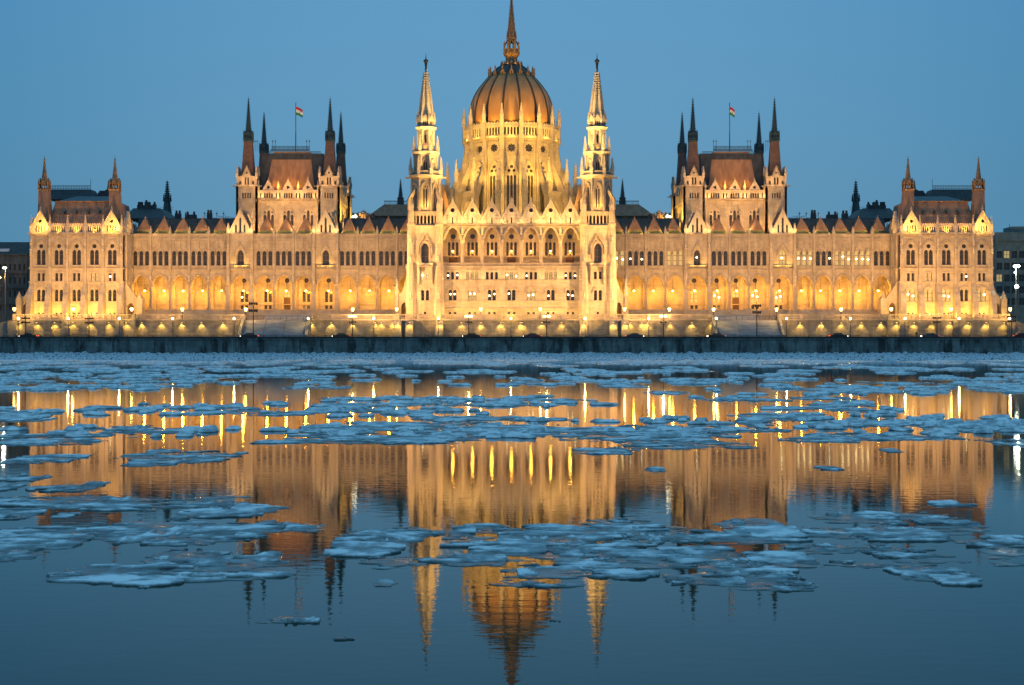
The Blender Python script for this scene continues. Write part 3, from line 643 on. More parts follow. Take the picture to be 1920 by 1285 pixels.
def build_flag_tower():
    f = TW; X, Z, s = f.X, f.Z, f.s; y = 12.0
    xa, xb = X(464.4), X(618.6); ht = 20*s          # turret half width
    zb = Z(470); zc = Z(373)
    y0, y1 = y+ht, y+ht+26.0
    mid = (xa+xb)/2; hw = (xb-xa)/2-ht; dep = (y1-y0)/2-ht; ym = (y0+y1)/2
    mb = MB()
    CW = [504.4, 541.4, 578.7]
    for T, half, wins in (((mid, y0-ht+1.2, 0), hw, [X(c)-mid for c in CW]), ((mid, y1+ht-1.2, PI), hw, [X(c)-mid for c in CW]),
                          ((xb+ht-1.2, ym, PI/2), dep, (-5.5, 0, 5.5)), ((xa-ht+1.2, ym, -PI/2), dep, (-5.5, 0, 5.5))):
        mb.T = T; hh = []
        for c in wins:
            for d, zt, w in ((-7, 405, 5.4), (0, 397, 5.4), (7, 405, 5.4)): hh.append(arch(c+d*s, Z(452), w*s, Z(zt), 3.2*s))
            for d in (-6.5, 6.5): hh.append(circ(c+d*s, Z(397.3), 1.7*s, 8))
        mb.panel([(-half, zb), (half, zb), (half, zc), (-half, zc)], hh, 0, .7)
        for c in wins: mb.strip(archtop(c, 21*s, Z(403), 15*s, True, 8, leg=4*s), .22, -.25, .02)
        mb.box(-half, half, -.7, .02, Z(374.5), Z(372.2)); mb.box(-half, half, -.2, .02, Z(425), Z(423.6)); mb.dent(-half, half, 0, Z(377), Z(374.5), .6, .35)
        # arcaded parapet and gablets
        n = 13; hs = []
        for c in wins:
            for d in (-6.6, -2.2, 2.2, 6.6): hs.append(arch(c+d*s, Z(371), 2.6*s, Z(363), 1.8*s))
        for c in [(wins[0]+wins[1])/2, (wins[1]+wins[2])/2, wins[0]-17.5*s, wins[2]+17.5*s]:
            for d in (-3, 3): 
                if abs(c+d*s) < half-.5: hs.append(arch(c+d*s, Z(371), 2.6*s, Z(363), 1.8*s))
        mb.panel([(-half, Z(372.2)), (half, Z(372.2)), (half, Z(357)), (-half, Z(357))], hs, -.55, -.1)
        mb.box(-half, half, -.75, -.5, Z(357.5), Z(356))
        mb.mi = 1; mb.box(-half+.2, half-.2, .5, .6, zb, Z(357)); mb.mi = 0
    mb.T = (0, 0, 0)
    tow = mb.build('flag_tower', [M_ST, M_DARK], PB); tow['label'] = '%s square tower with four dark spires round a steep roof' % SIDE[MIR]
    for T, half, wins in (((mid, y0-ht+1.2, 0), hw, [X(c)-mid for c in CW]), ((xb+ht-1.2, ym, PI/2), dep, (-5.5, 0, 5.5))):
        for c in wins:
            window(tow, [(c+d*s, Z(452), 5.4*s, (52 if d else 60)*s) for d in (-7, 0, 7)], .42, T, bars=3)
            g = MB(); g.T = T
            g.panel([(c-9.5*s, Z(356)), (c+9.5*s, Z(356)), (c, Z(338))], [rose(c, Z(351), 3.4*s, 3, .35)], -.65, -.2)
            g.strip([(c-9.5*s, Z(356)), (c, Z(338)), (c+9.5*s, Z(356))], .2, -.8, -.15)
            crockets(g, c-10*s, Z(355), c, Z(337), -.4, 6, .13); crockets(g, c+10*s, Z(355), c, Z(337), -.4, 6, .13)
            g.mi = 1; g.box(c-6*s, c+6*s, -.1, .1, Z(356), Z(346)); g.build('gable', [M_CARV, M_DARK], tow)
        if T[2] == 0:
            for c in wins: pinnacle(tow, T[0]+c, T[1]-.4, Z(339), Z(332), .4)
            for c in ((wins[0]+wins[1])/2, (wins[1]+wins[2])/2, wins[0]-.5*(wins[1]-wins[0]), wins[2]+.5*(wins[1]-wins[0])): pinnacle(tow, T[0]+c, T[1]-.4, Z(356.5), Z(338), .6)
    # corner turrets, one mesh for the four
    tm = MB()
    for a in range(4):
        tm.at(0, 0, a*PI/2)
        hs = [arch(k*s, Z(372), 2.7*s, Z(363), 1.6*s) for k in (-6.9, -2.3, 2.3, 6.9)]
        tm.panel([(-ht, zb), (ht, zb), (ht, Z(350)), (-ht, Z(350))], hs, -ht, -ht+.6)
        hs = [arch(k*s, Z(348), 3*s, Z(334), 2*s) for k in (-2.6, 2.6)] + [arch(k*s, Z(347), 4*s, Z(341), 2.4*s) for k in (-12, 12)]
        tm.panel([(-ht*.93, Z(348.5)), (ht*.93, Z(348.5)), (ht*.93, Z(331)), (6.5*s, Z(329)), (0, Z(312)), (-6.5*s, Z(329)), (-ht*.93, Z(331))], hs + [rose(0, Z(324), 2.2*s, 3, .3)], -ht*.96, -ht*.96+.5)
        tm.strip([(-7*s, Z(328)), (0, Z(311)), (7*s, Z(328))], .16, -ht*.96-.2, -ht*.96+.3)
        crockets(tm, -7.5*s, Z(328), 0, Z(310), -ht*.96, 5, .13); crockets(tm, 7.5*s, Z(328), 0, Z(310), -ht*.96, 5, .13)
        tm.box(-ht-.15, ht+.15, -ht-.15, -ht+.02, Z(377), Z(375.5)); tm.box(-ht-.1, ht+.1, -ht-.12, -ht+.02, Z(400), Z(399))
    tm.at(0, 0, 0)
    for zz, w, hgt in ((350, ht+.35, .5), (348.8, ht+.15, .3)): tm.loft(0, 0, [(Z(zz), w), (Z(zz)+hgt, w)], 4)
    for sx in (-1, 1):
        for sy in (-1, 1): tm.box(sx*(ht+.3)-.9*(sx < 0), sx*(ht+.3)+.9*(sx > 0), sy*ht*.9-.12, sy*ht*.9+.12, Z(349.6), Z(348.2))
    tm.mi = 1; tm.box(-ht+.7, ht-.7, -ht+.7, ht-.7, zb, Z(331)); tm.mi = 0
    tmesh = tm.mesh('corner_turret', [M_ST, M_DARK], 1)
    rm = MB(); rm.loft(0, 0, [(Z(335), 13.5*s), (Z(318), 11.2*s), (Z(300), 9.7*s), (Z(264), 7.6*s)], 4); rmesh = rm.mesh('turret_roof', noisy('dark_turret_copper', (0.085, 0.05, 0.04), (0.14, 0.08, 0.06), 1.5, 0.6), 1)
    sm = MB(); sm.loft(0, 0, [(Z(264.3), 8*s), (Z(262), 8.6*s), (Z(260.5), 8.6*s), (Z(260.5), 4.5*s), (Z(247), 4.2*s), (Z(245), 5.6*s), (Z(243), 5.2*s)], 4)
    for a in range(4):
        sm.at(0, 0, a*PI/2); sm.panel([(-7.4*s, Z(260.5)), (7.4*s, Z(260.5)), (7.4*s, Z(250)), (0, Z(244)), (-7.4*s, Z(250))], [arch(k*s, Z(257), 2.6*s, Z(252), 1*s) for k in (-4.6, 0, 4.6)], -7.6*s, -7.6*s+.15)
        sm.at(0, 0, a*PI/2+PI/4); sm.loft(0, -10.3*s, [(Z(262), .16), (Z(248), .16), (Z(241), .02)], 4)
    sm.at(0, 0, 0); spire(sm, 0, 0, Z(246), Z(178), 5.0*s, 8, 12, .16); smesh = sm.mesh('turret_spire', M_TIP, 1)
    for sx, cx in ((0, xa), (1, xb)):
        for sy, cy in ((0, y0), (1, y1)):
            t = link('corner_turret', tmesh, tow, (cx*MIR, cy, 0))
            link('turret_roof', rmesh, tow, (cx*MIR, cy, 0)); link('turret_spire', smesh, tow, (cx*MIR, cy, 0))
            for dx in (-1, 1):
                for dy in (-1, 1): pinnacle(tow, cx+dx*ht*.9, cy+dy*ht*.9, Z(333), Z(311), .75)
            for dx in (-1, 1): spot(cx+dx*1.6, cy-ht-1.8, Z(349.5), cx+dx, cy-ht, Z(330), 26, 120, PINK)
    # roofs
    r = MB(); r.hip((mid-hw-1, mid+hw+1, y+3.2, y1+2), (mid-hw+.6, mid+hw+.8, y+5, y1-1), Z(357), Z(284)); rf = r.build('side_roof', M_DARK, tow)
    r = MB(); f4 = F(y+2); r.hip((X(497), X(590), y+2.8, y+9), (f4.X(511.5), f4.X(580.5), y+5.2, y+12), Z(356), f4.Z(282), cap=True); r.build('roof', M_BRONZE, tow)
    r = MB(); f5 = F(y+5.2); r.box(f5.X(509), f5.X(583), y+5.0, y+5.2, f5.Z(283), f5.Z(280.5))
    for i in range(30): xx = f5.X(512)+i*(f5.X(581)-f5.X(512))/29; r.box(xx-.05, xx+.05, y+5.1, y+5.2, f5.Z(280.5), f5.Z(274.5))
    for zz in (275, 278): r.box(f5.X(511), f5.X(582), y+5.1, y+5.2, f5.Z(zz), f5.Z(zz)+.12)
    for i in range(56): xx = mid-hw+i*(2*hw)/55; r.box(xx-.05, xx+.05, y+5.6, y+5.7, Z(284), Z(279.5))
    r.box(mid-hw, mid+hw, y+5.6, y+5.7, Z(280), Z(279.3))
    for px in (480, 484, 513, 518, 577, 582): r.tube([(f5.X(px), y+5.4, f5.Z(283)), (f5.X(px), y+5.4, f5.Z(262))], .05, 4); r.ball(f5.X(px), y+5.4, f5.Z(265), .18, 5)
    r.build('roof_railing', M_TIP, tow)
    # floodlighting from the wing roof
    for q_ in (475.4, 515.9, 552.3, 591.8): spot(W0.X(q_), 2.0, 33.5, TW.X(q_), y, 45, 520, 95, PINK, .6, .2)
    for q_ in (480, 516, 552, 588): spot(W0.X(q_), y-3.2, 33.6, W0.X(q_), y, 40, 120, 130, PINK)
    spot(xa, y-8, Z(431), xa, y, Z(395), 480, 100, PINK); spot(xb, y-8, Z(431), xb, y, Z(395), 480, 100, PINK)
    for k in (2, 11, 20, 28): spot(xb+ht+3.5, y+k, Z(404), xb+ht, y+k, Z(395), 330, 110, WARM)
    for c in (508, 524, 541, 558, 576): spot(X(c), y+2.1, Z(352), X(c), y+4.8, Z(322), 30, 130, AMB, .9)
    for d in (-1, 1): spot(mid+d*3.0, y-.9, Z(350), mid+d*1.2, y+4, Z(333), 75, 105, AMB, .9, .4)
    for c in (490, 523, 560, 593): spot(X(c), y-.3, Z(371), X(c), y+1.2, Z(355), 30, 130, PINK)
    return tow

# ---------------------------------------------------------------- steeples either side of the dome
def ring_wall(mb, cx, cy, ap, n, z0, z1, holes, t, y_off=0, rot=0.0, faces=None):
    w = ap*math.tan(PI/n)
    for k in (range(n) if faces is None else faces):
        mb.at(cx, cy, rot+2*PI*k/n); mb.panel([(-w, z0), (w, z0), (w, z1), (-w, z1)], holes(w), -ap, -ap+t)
    mb.at(0, 0, 0)
def build_steeple():
    f = F(-7); X, Z, s = f.X, f.Z, f.s; cx, cy = X(800.6), -7.0
    h = 33.2*s
    yf = cy-h
    ff = F(yf); z_ = ff.Z
    mb = MB()
    # square base
    for a in range(4):
        mb.at(cx, cy, a*PI/2)
        hs = [arch(0, z_(493), 14*s, z_(466), 10*s)] + [rect(d*s, z_(523.5), 5.2*s, 14*s) for d in (-4.6, 4.6)] + [arch(d*s, z_(563.5), 5.8*s, z_(547), 3*s, False) for d in (-4.4, 4.4)] + [rect(0, z_(590), 4*s, 5*s)]
        mb.panel([(-h+1, ZT-.3), (h-1, ZT-.3), (h-1, z_(421)), (-h+1, z_(421))], hs, -h+.6, -h+1.4)
        yy = -h+.6
        mb.strip([(-12*s, z_(478)), (-11*s, z_(462)), (0, z_(440)), (11*s, z_(462)), (12*s, z_(478))], .3, yy-.5, yy+.02)
        crockets(mb, -11.5*s, z_(461), 0, z_(439), yy-.25, 6, .17); crockets(mb, 11.5*s, z_(461), 0, z_(439), yy-.25, 6, .17)
        mb.strip(archtop(0, 17*s, z_(466), 13*s, True, 8, leg=20*s), .25, yy-.3, yy+.02)
        mb.box(-15*s, 15*s, yy-1.2, yy, z_(500.5), z_(499)); mb.box(-14*s, 14*s, yy-1.15, yy-.95, z_(495), z_(494.2))
        for k in range(12): xx = (-13+k*26/11)*s; mb.box(xx-.06, xx+.06, yy-1.12, yy-1.0, z_(499), z_(495))
        for sx in (-1, 1):
            mb.yz(sx*12*s-.25, sx*12*s+.25, [(yy, z_(500.5)), (yy-1.1, z_(500.5)), (yy-.7, z_(515)), (yy-.5, z_(532)), (yy, z_(534))])
        for zz in (524.5, 564.5, 580, 423, 500): mb.box(-h+1, h-1, yy-.25, yy+.02, z_(zz+.8), z_(zz-.6))
        mb.strip(archtop(0, 17*s, z_(547), 8*s, False, 8, leg=3*s), .2, yy-.22, yy+.02)
        # balcony arcade above the square base
        hs = [arch(d*s, z_(419), 4.2*s, z_(406), 2.6*s) for d in (-20, -13.3, -6.7, 0, 6.7, 13.3, 20)]
        mb.panel([(-h+1.2, z_(421)), (h-1.2, z_(421)), (h-1.2, z_(397)), (-h+1.2, z_(397))], hs, -h+.9, -h+1.3)
        mb.box(-h+1, h-1, -h+.7, -h+1.35, z_(422.5), z_(420.7)); mb.box(-h+1, h-1, -h+.75, -h+1.3, z_(397.5), z_(396))
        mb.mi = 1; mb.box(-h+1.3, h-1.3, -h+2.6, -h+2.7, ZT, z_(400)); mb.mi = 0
        # corner buttresses
        mb.at(cx, cy, a*PI/2+PI/4); 
        r = (h-1.0)*math.sqrt(2)
        mb.loft(0, -r, [(ZT-.3, 1.35), (z_(566), 1.35), (z_(560), 1.15), (z_(500), 1.12), (z_(496), 1.0), (z_(424), .95), (z_(422), 1.1), (z_(419), 1.1), (z_(418), .85), (z_(396), .8)], 8)
    mb.at(0, 0, 0); mb.box(cx-h+1.5, cx+h-1.5, cy-h+1.5, cy+h-1.5, z_(396)-3.6, z_(396)-3.3)
    tw = mb.build('steeple', [M_ST, M_DARK], PB); tw['label'] = '%s white stone steeple beside the dome' % SIDE[MIR]
    window(tw, [(0, z_(493), 14*s, 36*s)], -h+1.15, (cx, cy, 0), bars=2)
    window(tw, [(d*s, z_(523.5), 5.2*s, 14*s) for d in (-4.6, 4.6)], -h+1.15, (cx, cy, 0), lit=2 if MIR == 1 else 0, bars=1, name='square_window', chand=1 if MIR == 1 else 0)
    window(tw, [(d*s, z_(563.5), 5.8*s, 20*s) for d in (-4.4, 4.4)], -h+1.15, (cx, cy, 0), bars=2)
    window(tw, [(0, z_(590), 4*s, 5*s)], -h+1.15, (cx, cy, 0), bars=0, name='basement_window')
    R2 = (h-1.0)
    for dx in (-1, 1):
        for dy in (-1, 1):
            pinnacle(tw, cx+dx*R2, cy+dy*R2, z_(397), z_(362), 1.5)
            if dy < 0:
                for q, (a_, b_) in enumerate(((560, 535), (492, 470), (455, 432))): statue(tw, cx+dx*R2, cy+dy*R2-1.05, z_(a_), (a_-b_)*.6*s, .8)
    # upper stages
    st = MB()
    def stage(z0, z1, r, n, win, t=.5, core=True):
        ring_wall(st, cx, cy, r, n, z0, z1, win, t)
        st.mi = 1
        if core: st.loft(cx, cy, [(z0, r-t-.9), (z1, r-t-.9)], n, rot=PI/n)
        st.mi = 0
        w = r/math.cos(PI/n)
        for k in range(n): a = PI/n+2*PI*k/n-PI/2; st.loft(cx+w*math.cos(a), cy+w*math.sin(a), [(z0, .34), (z1, .3)], 6)
    Z1 = [Z(v) for v in (396, 337, 333, 323, 297, 292, 284, 246, 242, 216)]
    stage(Z(398), Z1[1], 25.5*s, 8, lambda w: [arch(d*s, Z(392), 2.7*s, Z(359), 3*s) for d in (-2.2, 2.2)] + [circ(0, Z(353), 1.6*s, 8)])
    for a in range(8):
        st.at(cx, cy, a*PI/4); st.strip(archtop(0, 13.5*s, Z(358), 12*s, True, 6, leg=30*s), .3, -25.5*s-.4, -25.5*s+.05)
        if a % 2: st.yz(-.25, .25, [(-25.5*s, Z(352)), (-25.5*s-2.7, Z(376)), (-25.5*s-2.7, Z(396)), (-25.5*s-2.0, Z(396)), (-25.5*s-1.9, Z(380)), (-25.5*s, Z(362))])
    st.at(0, 0, 0)
    st.loft(cx, cy, [(Z1[1], 26*s), (Z1[1]+.4, 30*s), (Z1[2]+.3, 32*s), (Z1[2]+.5, 30*s)], 8)
    ring_wall(st, cx, cy, 28.6*s, 8, Z(332), Z(323), lambda w: [arch(d*w*.27, Z(331), w*.17, Z(326.5), .3) for d in (-3, -2, -1, 0, 1, 2, 3)], .25)
    st.loft(cx, cy, [(Z(333), 27*s), (Z(331), 21.5*s)], 8)
    stage(Z(333), Z1[5], 20.5*s, 8, lambda w: [arch(d*s, Z(321), 2.5*s, Z(308), 2*s) for d in (-2, 2)])
    for a in range(8): st.at(cx, cy, a*PI/4); st.strip(archtop(0, 9*s, Z(309), 8*s, True, 5, leg=12*s), .2, -20.5*s-.3, -20.5*s+.05)
    st.at(0, 0, 0)
    st.loft(cx, cy, [(Z1[5], 21*s), (Z1[5]+.4, 25*s), (Z1[5]+.8, 26*s), (Z1[5]+.9, 24*s)], 8)
    ring_wall(st, cx, cy, 22*s, 8, Z(291), Z(283), lambda w: [arch(d*w*.3, Z(290), w*.18, Z(286), .25) for d in (-2.6, -1.3, 0, 1.3, 2.6)], .22)
    st.loft(cx, cy, [(Z(291), 21*s), (Z(283), 19*s), (Z(276), 15.5*s), (Z(270), 14.5*s)], 8)
    stage(Z(272), Z1[7], 14.2*s, 8, lambda w: [arch(0, Z(270), 2.4*s, Z(255), 2*s)], .4)
    st.loft(cx, cy, [(Z1[7], 14.5*s), (Z1[7]+.4, 18*s), (Z1[8]+.3, 20*s), (Z1[8]+.5, 18*s)], 8)
    ring_wall(st, cx, cy, 15.8*s, 8, Z(241), Z(226), lambda w: [arch(d*w*.5, Z(239), w*.3, Z(231), .3) for d in (-1, 0, 1)], .3)
    st.mi = 1; st.loft(cx, cy, [(Z(242), 12*s), (Z(224), 12*s)], 8); st.mi = 0
    for a in range(8):
        st.at(cx, cy, a*PI/4); st.panel([(-.9, Z(226)), (.9, Z(226)), (0, Z(216))], [], -15.8*s-.05, -15.8*s+.25)
    st.at(0, 0, 0)
    st.build('upper_stages', [M_ST, M_DARK], tw)
    sp = MB(); sp.loft(cx, cy, [(Z(226), 13*s), (Z(222), 12.6*s), (Z(134), 1.6*s), (Z(133), 2.2*s), (Z(131), 2.2*s)], 8)
    for i in range(19):
        t = i/19.; z = Z(221-t*86); r = (12.4*(1-t)+1.6*t)*s
        for j in range(8):
            a = PI/8+2*PI*j/8; k = r/math.cos(PI/8); sp.cbox(cx+(k+.2)*math.cos(a), cy+(k+.2)*math.sin(a), z, z+.36, .44)
    sp.build('stone_spire', M_CARV, tw)
    kn = MB(); kn.loft(cx, cy, [(Z(131), .3), (Z(128), .22), (Z(122), .32), (Z(117), .42), (Z(116), .62), (Z(113.5), .62), (Z(112), .3), (Z(110), .12), (Z(100), .03)], 8); kn.build('finial_figure', M_IRON, tw)
    for n_, r, z0, z1, w in ((8, 30*s, 323, 295, .9), (8, 23.4*s, 283, 256, .8), (8, 17*s, 228, 211, .55)):
        for k in range(n_):
            a = PI/8+2*PI*k/8; pinnacle(tw, cx+r*math.cos(a)*1.03, cy+r*math.sin(a)*1.03, Z(z0+9 if z0 != 228 else 232), Z(z1), w)
    for k in (-1, 1):
        for j in (-1, 1):
            g = MB(); g.box(cx+k*30*s-.12-(1.2 if k < 0 else 0), cx+k*30*s+.12+(1.2 if k > 0 else 0), cy+j*8*s-.12, cy+j*8*s+.12, Z(334.5), Z(333)); g.build('gargoyle', M_CARV, tw)
    # buttressing annexe at the outer foot, with doorway
    an = MB(); fz = F(-9)
    an.panel([(fz.X(768), ZT), (fz.X(768), fz.Z(522)), (fz.X(763), fz.Z(524)), (fz.X(757), fz.Z(545)), (fz.X(748), fz.Z(556)), (fz.X(748), ZT)][::-1], [arch(fz.X(760), ZT+.02, 11*fz.s, fz.Z(574), 7*fz.s)], -9, -7)
    an.box(fz.X(742), fz.X(749), -9.4, -6.5, ZT, fz.Z(556)); an.build('side_annexe', M_ST, tw)
    pinnacle(tw, fz.X(745.5), -8, fz.Z(556), fz.Z(522), 1.1)
    dd = MB(); dd.box(fz.X(755), fz.X(765), -7.8, -7.7, ZT, fz.Z(567)); dd.build('side_door', M_DOOR, tw)
    spot(fz.X(752), -13, ZT+.2, fz.X(757), -9, fz.Z(560), 60, 100, WARM)
    # light: base, window, each tier
    for d in (-1, 1):
        spot(cx+d*3.0, yf-3.0, ZT+.3, cx+d*2, yf+.6, z_(560), 60, 110, WARM, .9)
        spot(cx+d*2.0, yf-1.0, z_(498), cx+d*1.3, yf+.6, z_(470), 22, 120, WARM)
    for k in range(8):
        a = 2*PI*k/8-PI/2
        if math.sin(a) > .1: continue
        for r, zl, zt, r2, p in ((31*s, 396, 360, 25*s, 75), (27*s, 331, 308, 20*s, 45), (20.5*s, 283, 262, 15*s, 22), (15.3*s, 241.5, 230, 13*s, 5)):
            spot(cx+r*math.cos(a)*1.04, cy+r*math.sin(a)*1.04, Z(zl)+.1, cx+r2*math.cos(a), cy+r2*math.sin(a), Z(zt), p, 130, WARM if r > 20*s else PALE, .8)
    for d in (-1, 1): spot(cx+d*5.5, cy-8.5, Z(336), cx, cy, Z(170), 1500, 50, PALE, .8)
    return tw

# ---------------------------------------------------------------- central block
def build_centre():
    f = CB; X, Z, s = f.X, f.Z, f.s; y = -10.0
    C7 = [850.6+36.8*k for k in range(7)]; x0, x1 = X(830), X(1092)
    mb = MB(); hs = []
    for b in C7:
        hs += [rect(X(b+d), Z(524), 5*s, 13.5*s) for d in (-8.6, 0, 8.6)] + [arch(X(b+d), Z(563.5), 6.4*s, Z(547), 3.4*s, False) for d in (-4.2, 4.2)] + [rect(X(b+d), Z(590), 4.6*s, 4.6*s) for d in (-4.9, 4.9)]
    mb.panel([(x0, ZT-.3), (x1, ZT-.3), (x1, Z(500)), (x0, Z(500))], hs, y, y+.8)
    # loggia arcade
    zs = Z(450); out = [(x0, zs)]
    for b in C7: out += archtop(X(b), 29*s, zs, 23*s, True, 8)
    out += [(x1, zs), (x1, Z(421)), (x0, Z(421))]
    mb.panel(out, [], y, y+.9)
    for b in C7:
        mb.strip(archtop(X(b), 29*s, zs, 23*s, True, 8), .3, y-.18, y+.02); mb.strip(archtop(X(b), 33.4*s, zs, 26*s, True, 8), .14, y-.28, y+.02)
    bh = []
    for b in C7:
        bh += [arch(X(b+d)*1.0, Z(478), 4.9*s, Z(455), 2.6*s, False) for d in (-7.6, 0, 7.6)] + [circ(X(b), Z(442), 4.8*s)]
    mb.panel([(x0, Z(500)), (x1, Z(500)), (x1, Z(421)), (x0, Z(421))], bh, y+3.6, y+4.2)
    mb.box(x0, x1, y, y+4, Z(500), Z(499)); mb.box(x0, x1, y+.9, y+3.6, Z(423), Z(421)); mb.box(x0, x1, y+3.4, y+3.62, Z(482), Z(480.5))
    mb.box(x0, x1, y+5, y+5.1, ZT, Z(421))
    # balustrade
    mb.box(x0, x1, y-.3, y+.1, Z(494.4), Z(493)); mb.box(x0, x1, y-.35, y+.1, Z(501.5), Z(498.8))
    n = 150
    for i in range(n): xx = x0+(i+.5)*(x1-x0)/n; mb.box(xx-.06, xx+.06, y-.2, y, Z(498.8), Z(494.4))
    for zz, pr in ((504, .2), (525, .25), (564.5, .25), (579, .3), (421, .45), (424, .25)): mb.box(x0, x1, y-pr, y+.02, Z(zz+.9), Z(zz-.5))
    for b in C7:
        mb.strip(archtop(X(b), 18*s, Z(547), 8.6*s, False, 8, leg=3*s), .2, y-.24, y+.02)
        mb.box(X(b-12), X(b+12), y-.22, y+.02, Z(507.5), Z(506))
    MIDS = [C7[0]-18.4] + [c+18.4 for c in C7]
    cb = mb.build('central_block', M_ST, PB); cb['label'] = 'central block with loggia of seven arches below gables'
    cm = MB(); h = Z(450)-Z(499)
    cm.loft(0, 0, [(0, .55), (1.0, .55), (1.05, .42), (h-.9, .38), (h-.8, .48), (h-.3, .6), (h, .6)], 8); cme = cm.mesh('column', M_ST, 1)
    for p in MIDS[1:-1]:
        link('column', cme, cb, (X(p), y+.45, Z(499)))
        statue(cb, X(p), y-.3, Z(441), 15*s, .8)
    for i, b in enumerate(C7):
        window(cb, [(X(b+d), Z(478), 4.9*s, 26*s) for d in (-7.6, 0, 7.6)], y+4.0, bars=2, lit=1 if False else 0)
        window(cb, [(X(b), Z(447), 9.6*s, 9.6*s)], y+4.0, bars=0, name='round_window')
        if i in (0, 3, 6):
            d = MB(); d.box(X(b-8), X(b+8), y+3.3, y+3.5, Z(493), Z(481)); d.build('loggia_door', M_DOOR, cb)
        window(cb, [(X(b+d), Z(524), 5*s, 13.5*s) for d in (-8.6, 0, 8.6)], y+.45, lit=litpick(.35), bars=1, name='square_window', chand=1 if i in (0, 3, 4, 6) else 0)
        window(cb, [(X(b+d), Z(563.5), 6.4*s, 20.6*s) for d in (-4.2, 4.2)], y+.45, lit=1 if i in (1, 4) else 0, bars=2, chand=1)
        window(cb, [(X(b+d), Z(590), 4.6*s, 4.6*s) for d in (-4.9, 4.9)], y+.45, bars=0, name='basement_window')
        g = MB(); c = X(b); hw = 16.2*s
        hl = [arch(c+d*s, Z(419), 2.6*s, Z(409), 1.8*s) for d in (0,)] + [rose(c, Z(394.3), 4.3*s, 6, .25)]
        g.panel([(c-hw, Z(420)), (c+hw, Z(420)), (c+hw, Z(409)), (c, Z(378)), (c-hw, Z(409))], hl, y-.2, y+.3)
        for d in (-12, -7, 7, 12): g.panel(arch(c+d*s, Z(419.5), 4*s, Z(407), 2.4*s)[0:2] + arch(c+d*s, Z(419.5), 4*s, Z(407), 2.4*s)[2:], [arch(c+d*s, Z(419.2), 2.8*s, Z(407.5), 1.6*s)], y-.42, y-.2)
        g.strip([(c-hw, Z(410)), (c, Z(378)), (c+hw, Z(410))], .32, y-.5, y+.35); g.strip([(c-hw+.8, Z(409)), (c, Z(381.5)), (c+hw-.8, Z(409))], .1, y-.3, y)
        g.strip(circ(c, Z(394.3), 4.6*s, 16)[::-1], .2, y-.36, y-.1, closed=True)
        crockets(g, c-hw-.2, Z(408), c, Z(377), y-.1, 11, .17); crockets(g, c+hw+.2, Z(408), c, Z(377), y-.1, 11, .17)
        g.mi = 1; g.box(c-hw+.9, c+hw-.9, y+.8, y+.9, Z(420), Z(400)); g.panel([(c-hw+.9, Z(400)), (c+hw-.9, Z(400)), (c, Z(385))], [], y+.8, y+.9)
        g.build('gable', [M_CARV, M_DARK], cb)
        r = MB(); r.hip((c-hw, c+hw, y+.95, y+12), (c-.05, c+.05, y+.95, y+12), Z(419), Z(382)); r.build('gable_roof', M_BRONZE, cb)
        pinnacle(cb, c, y, Z(379), Z(369), .6)
        for d in (-1, 1): spot(c+d*14*s, y-1.5, Z(420.5), c+d*9*s, y, Z(406), 17, 125, PALE)
        spot(c, y-2.6, Z(421), c, y, Z(398), 24, 100, PALE)
    for p in MIDS: pinnacle(cb, X(p), y-.2, Z(420), Z(396), .7)
    for i, b in enumerate(C7): spot(X(b), y-3.2, ZT+.25, X(b), y, Z(562), 100, 125, WARM, .9)
    for i in range(8): spot(X(832.2+36.8*i), y-1.3, Z(524.5), X(832.2+36.8*i), y, Z(505), 15, 140, PALE, .9)
    body = MB(); body.box(x0, x1, y+5, 34, Z(430), Z(423)); body.build('inner_roof', M_DARK, cb)
    return cb

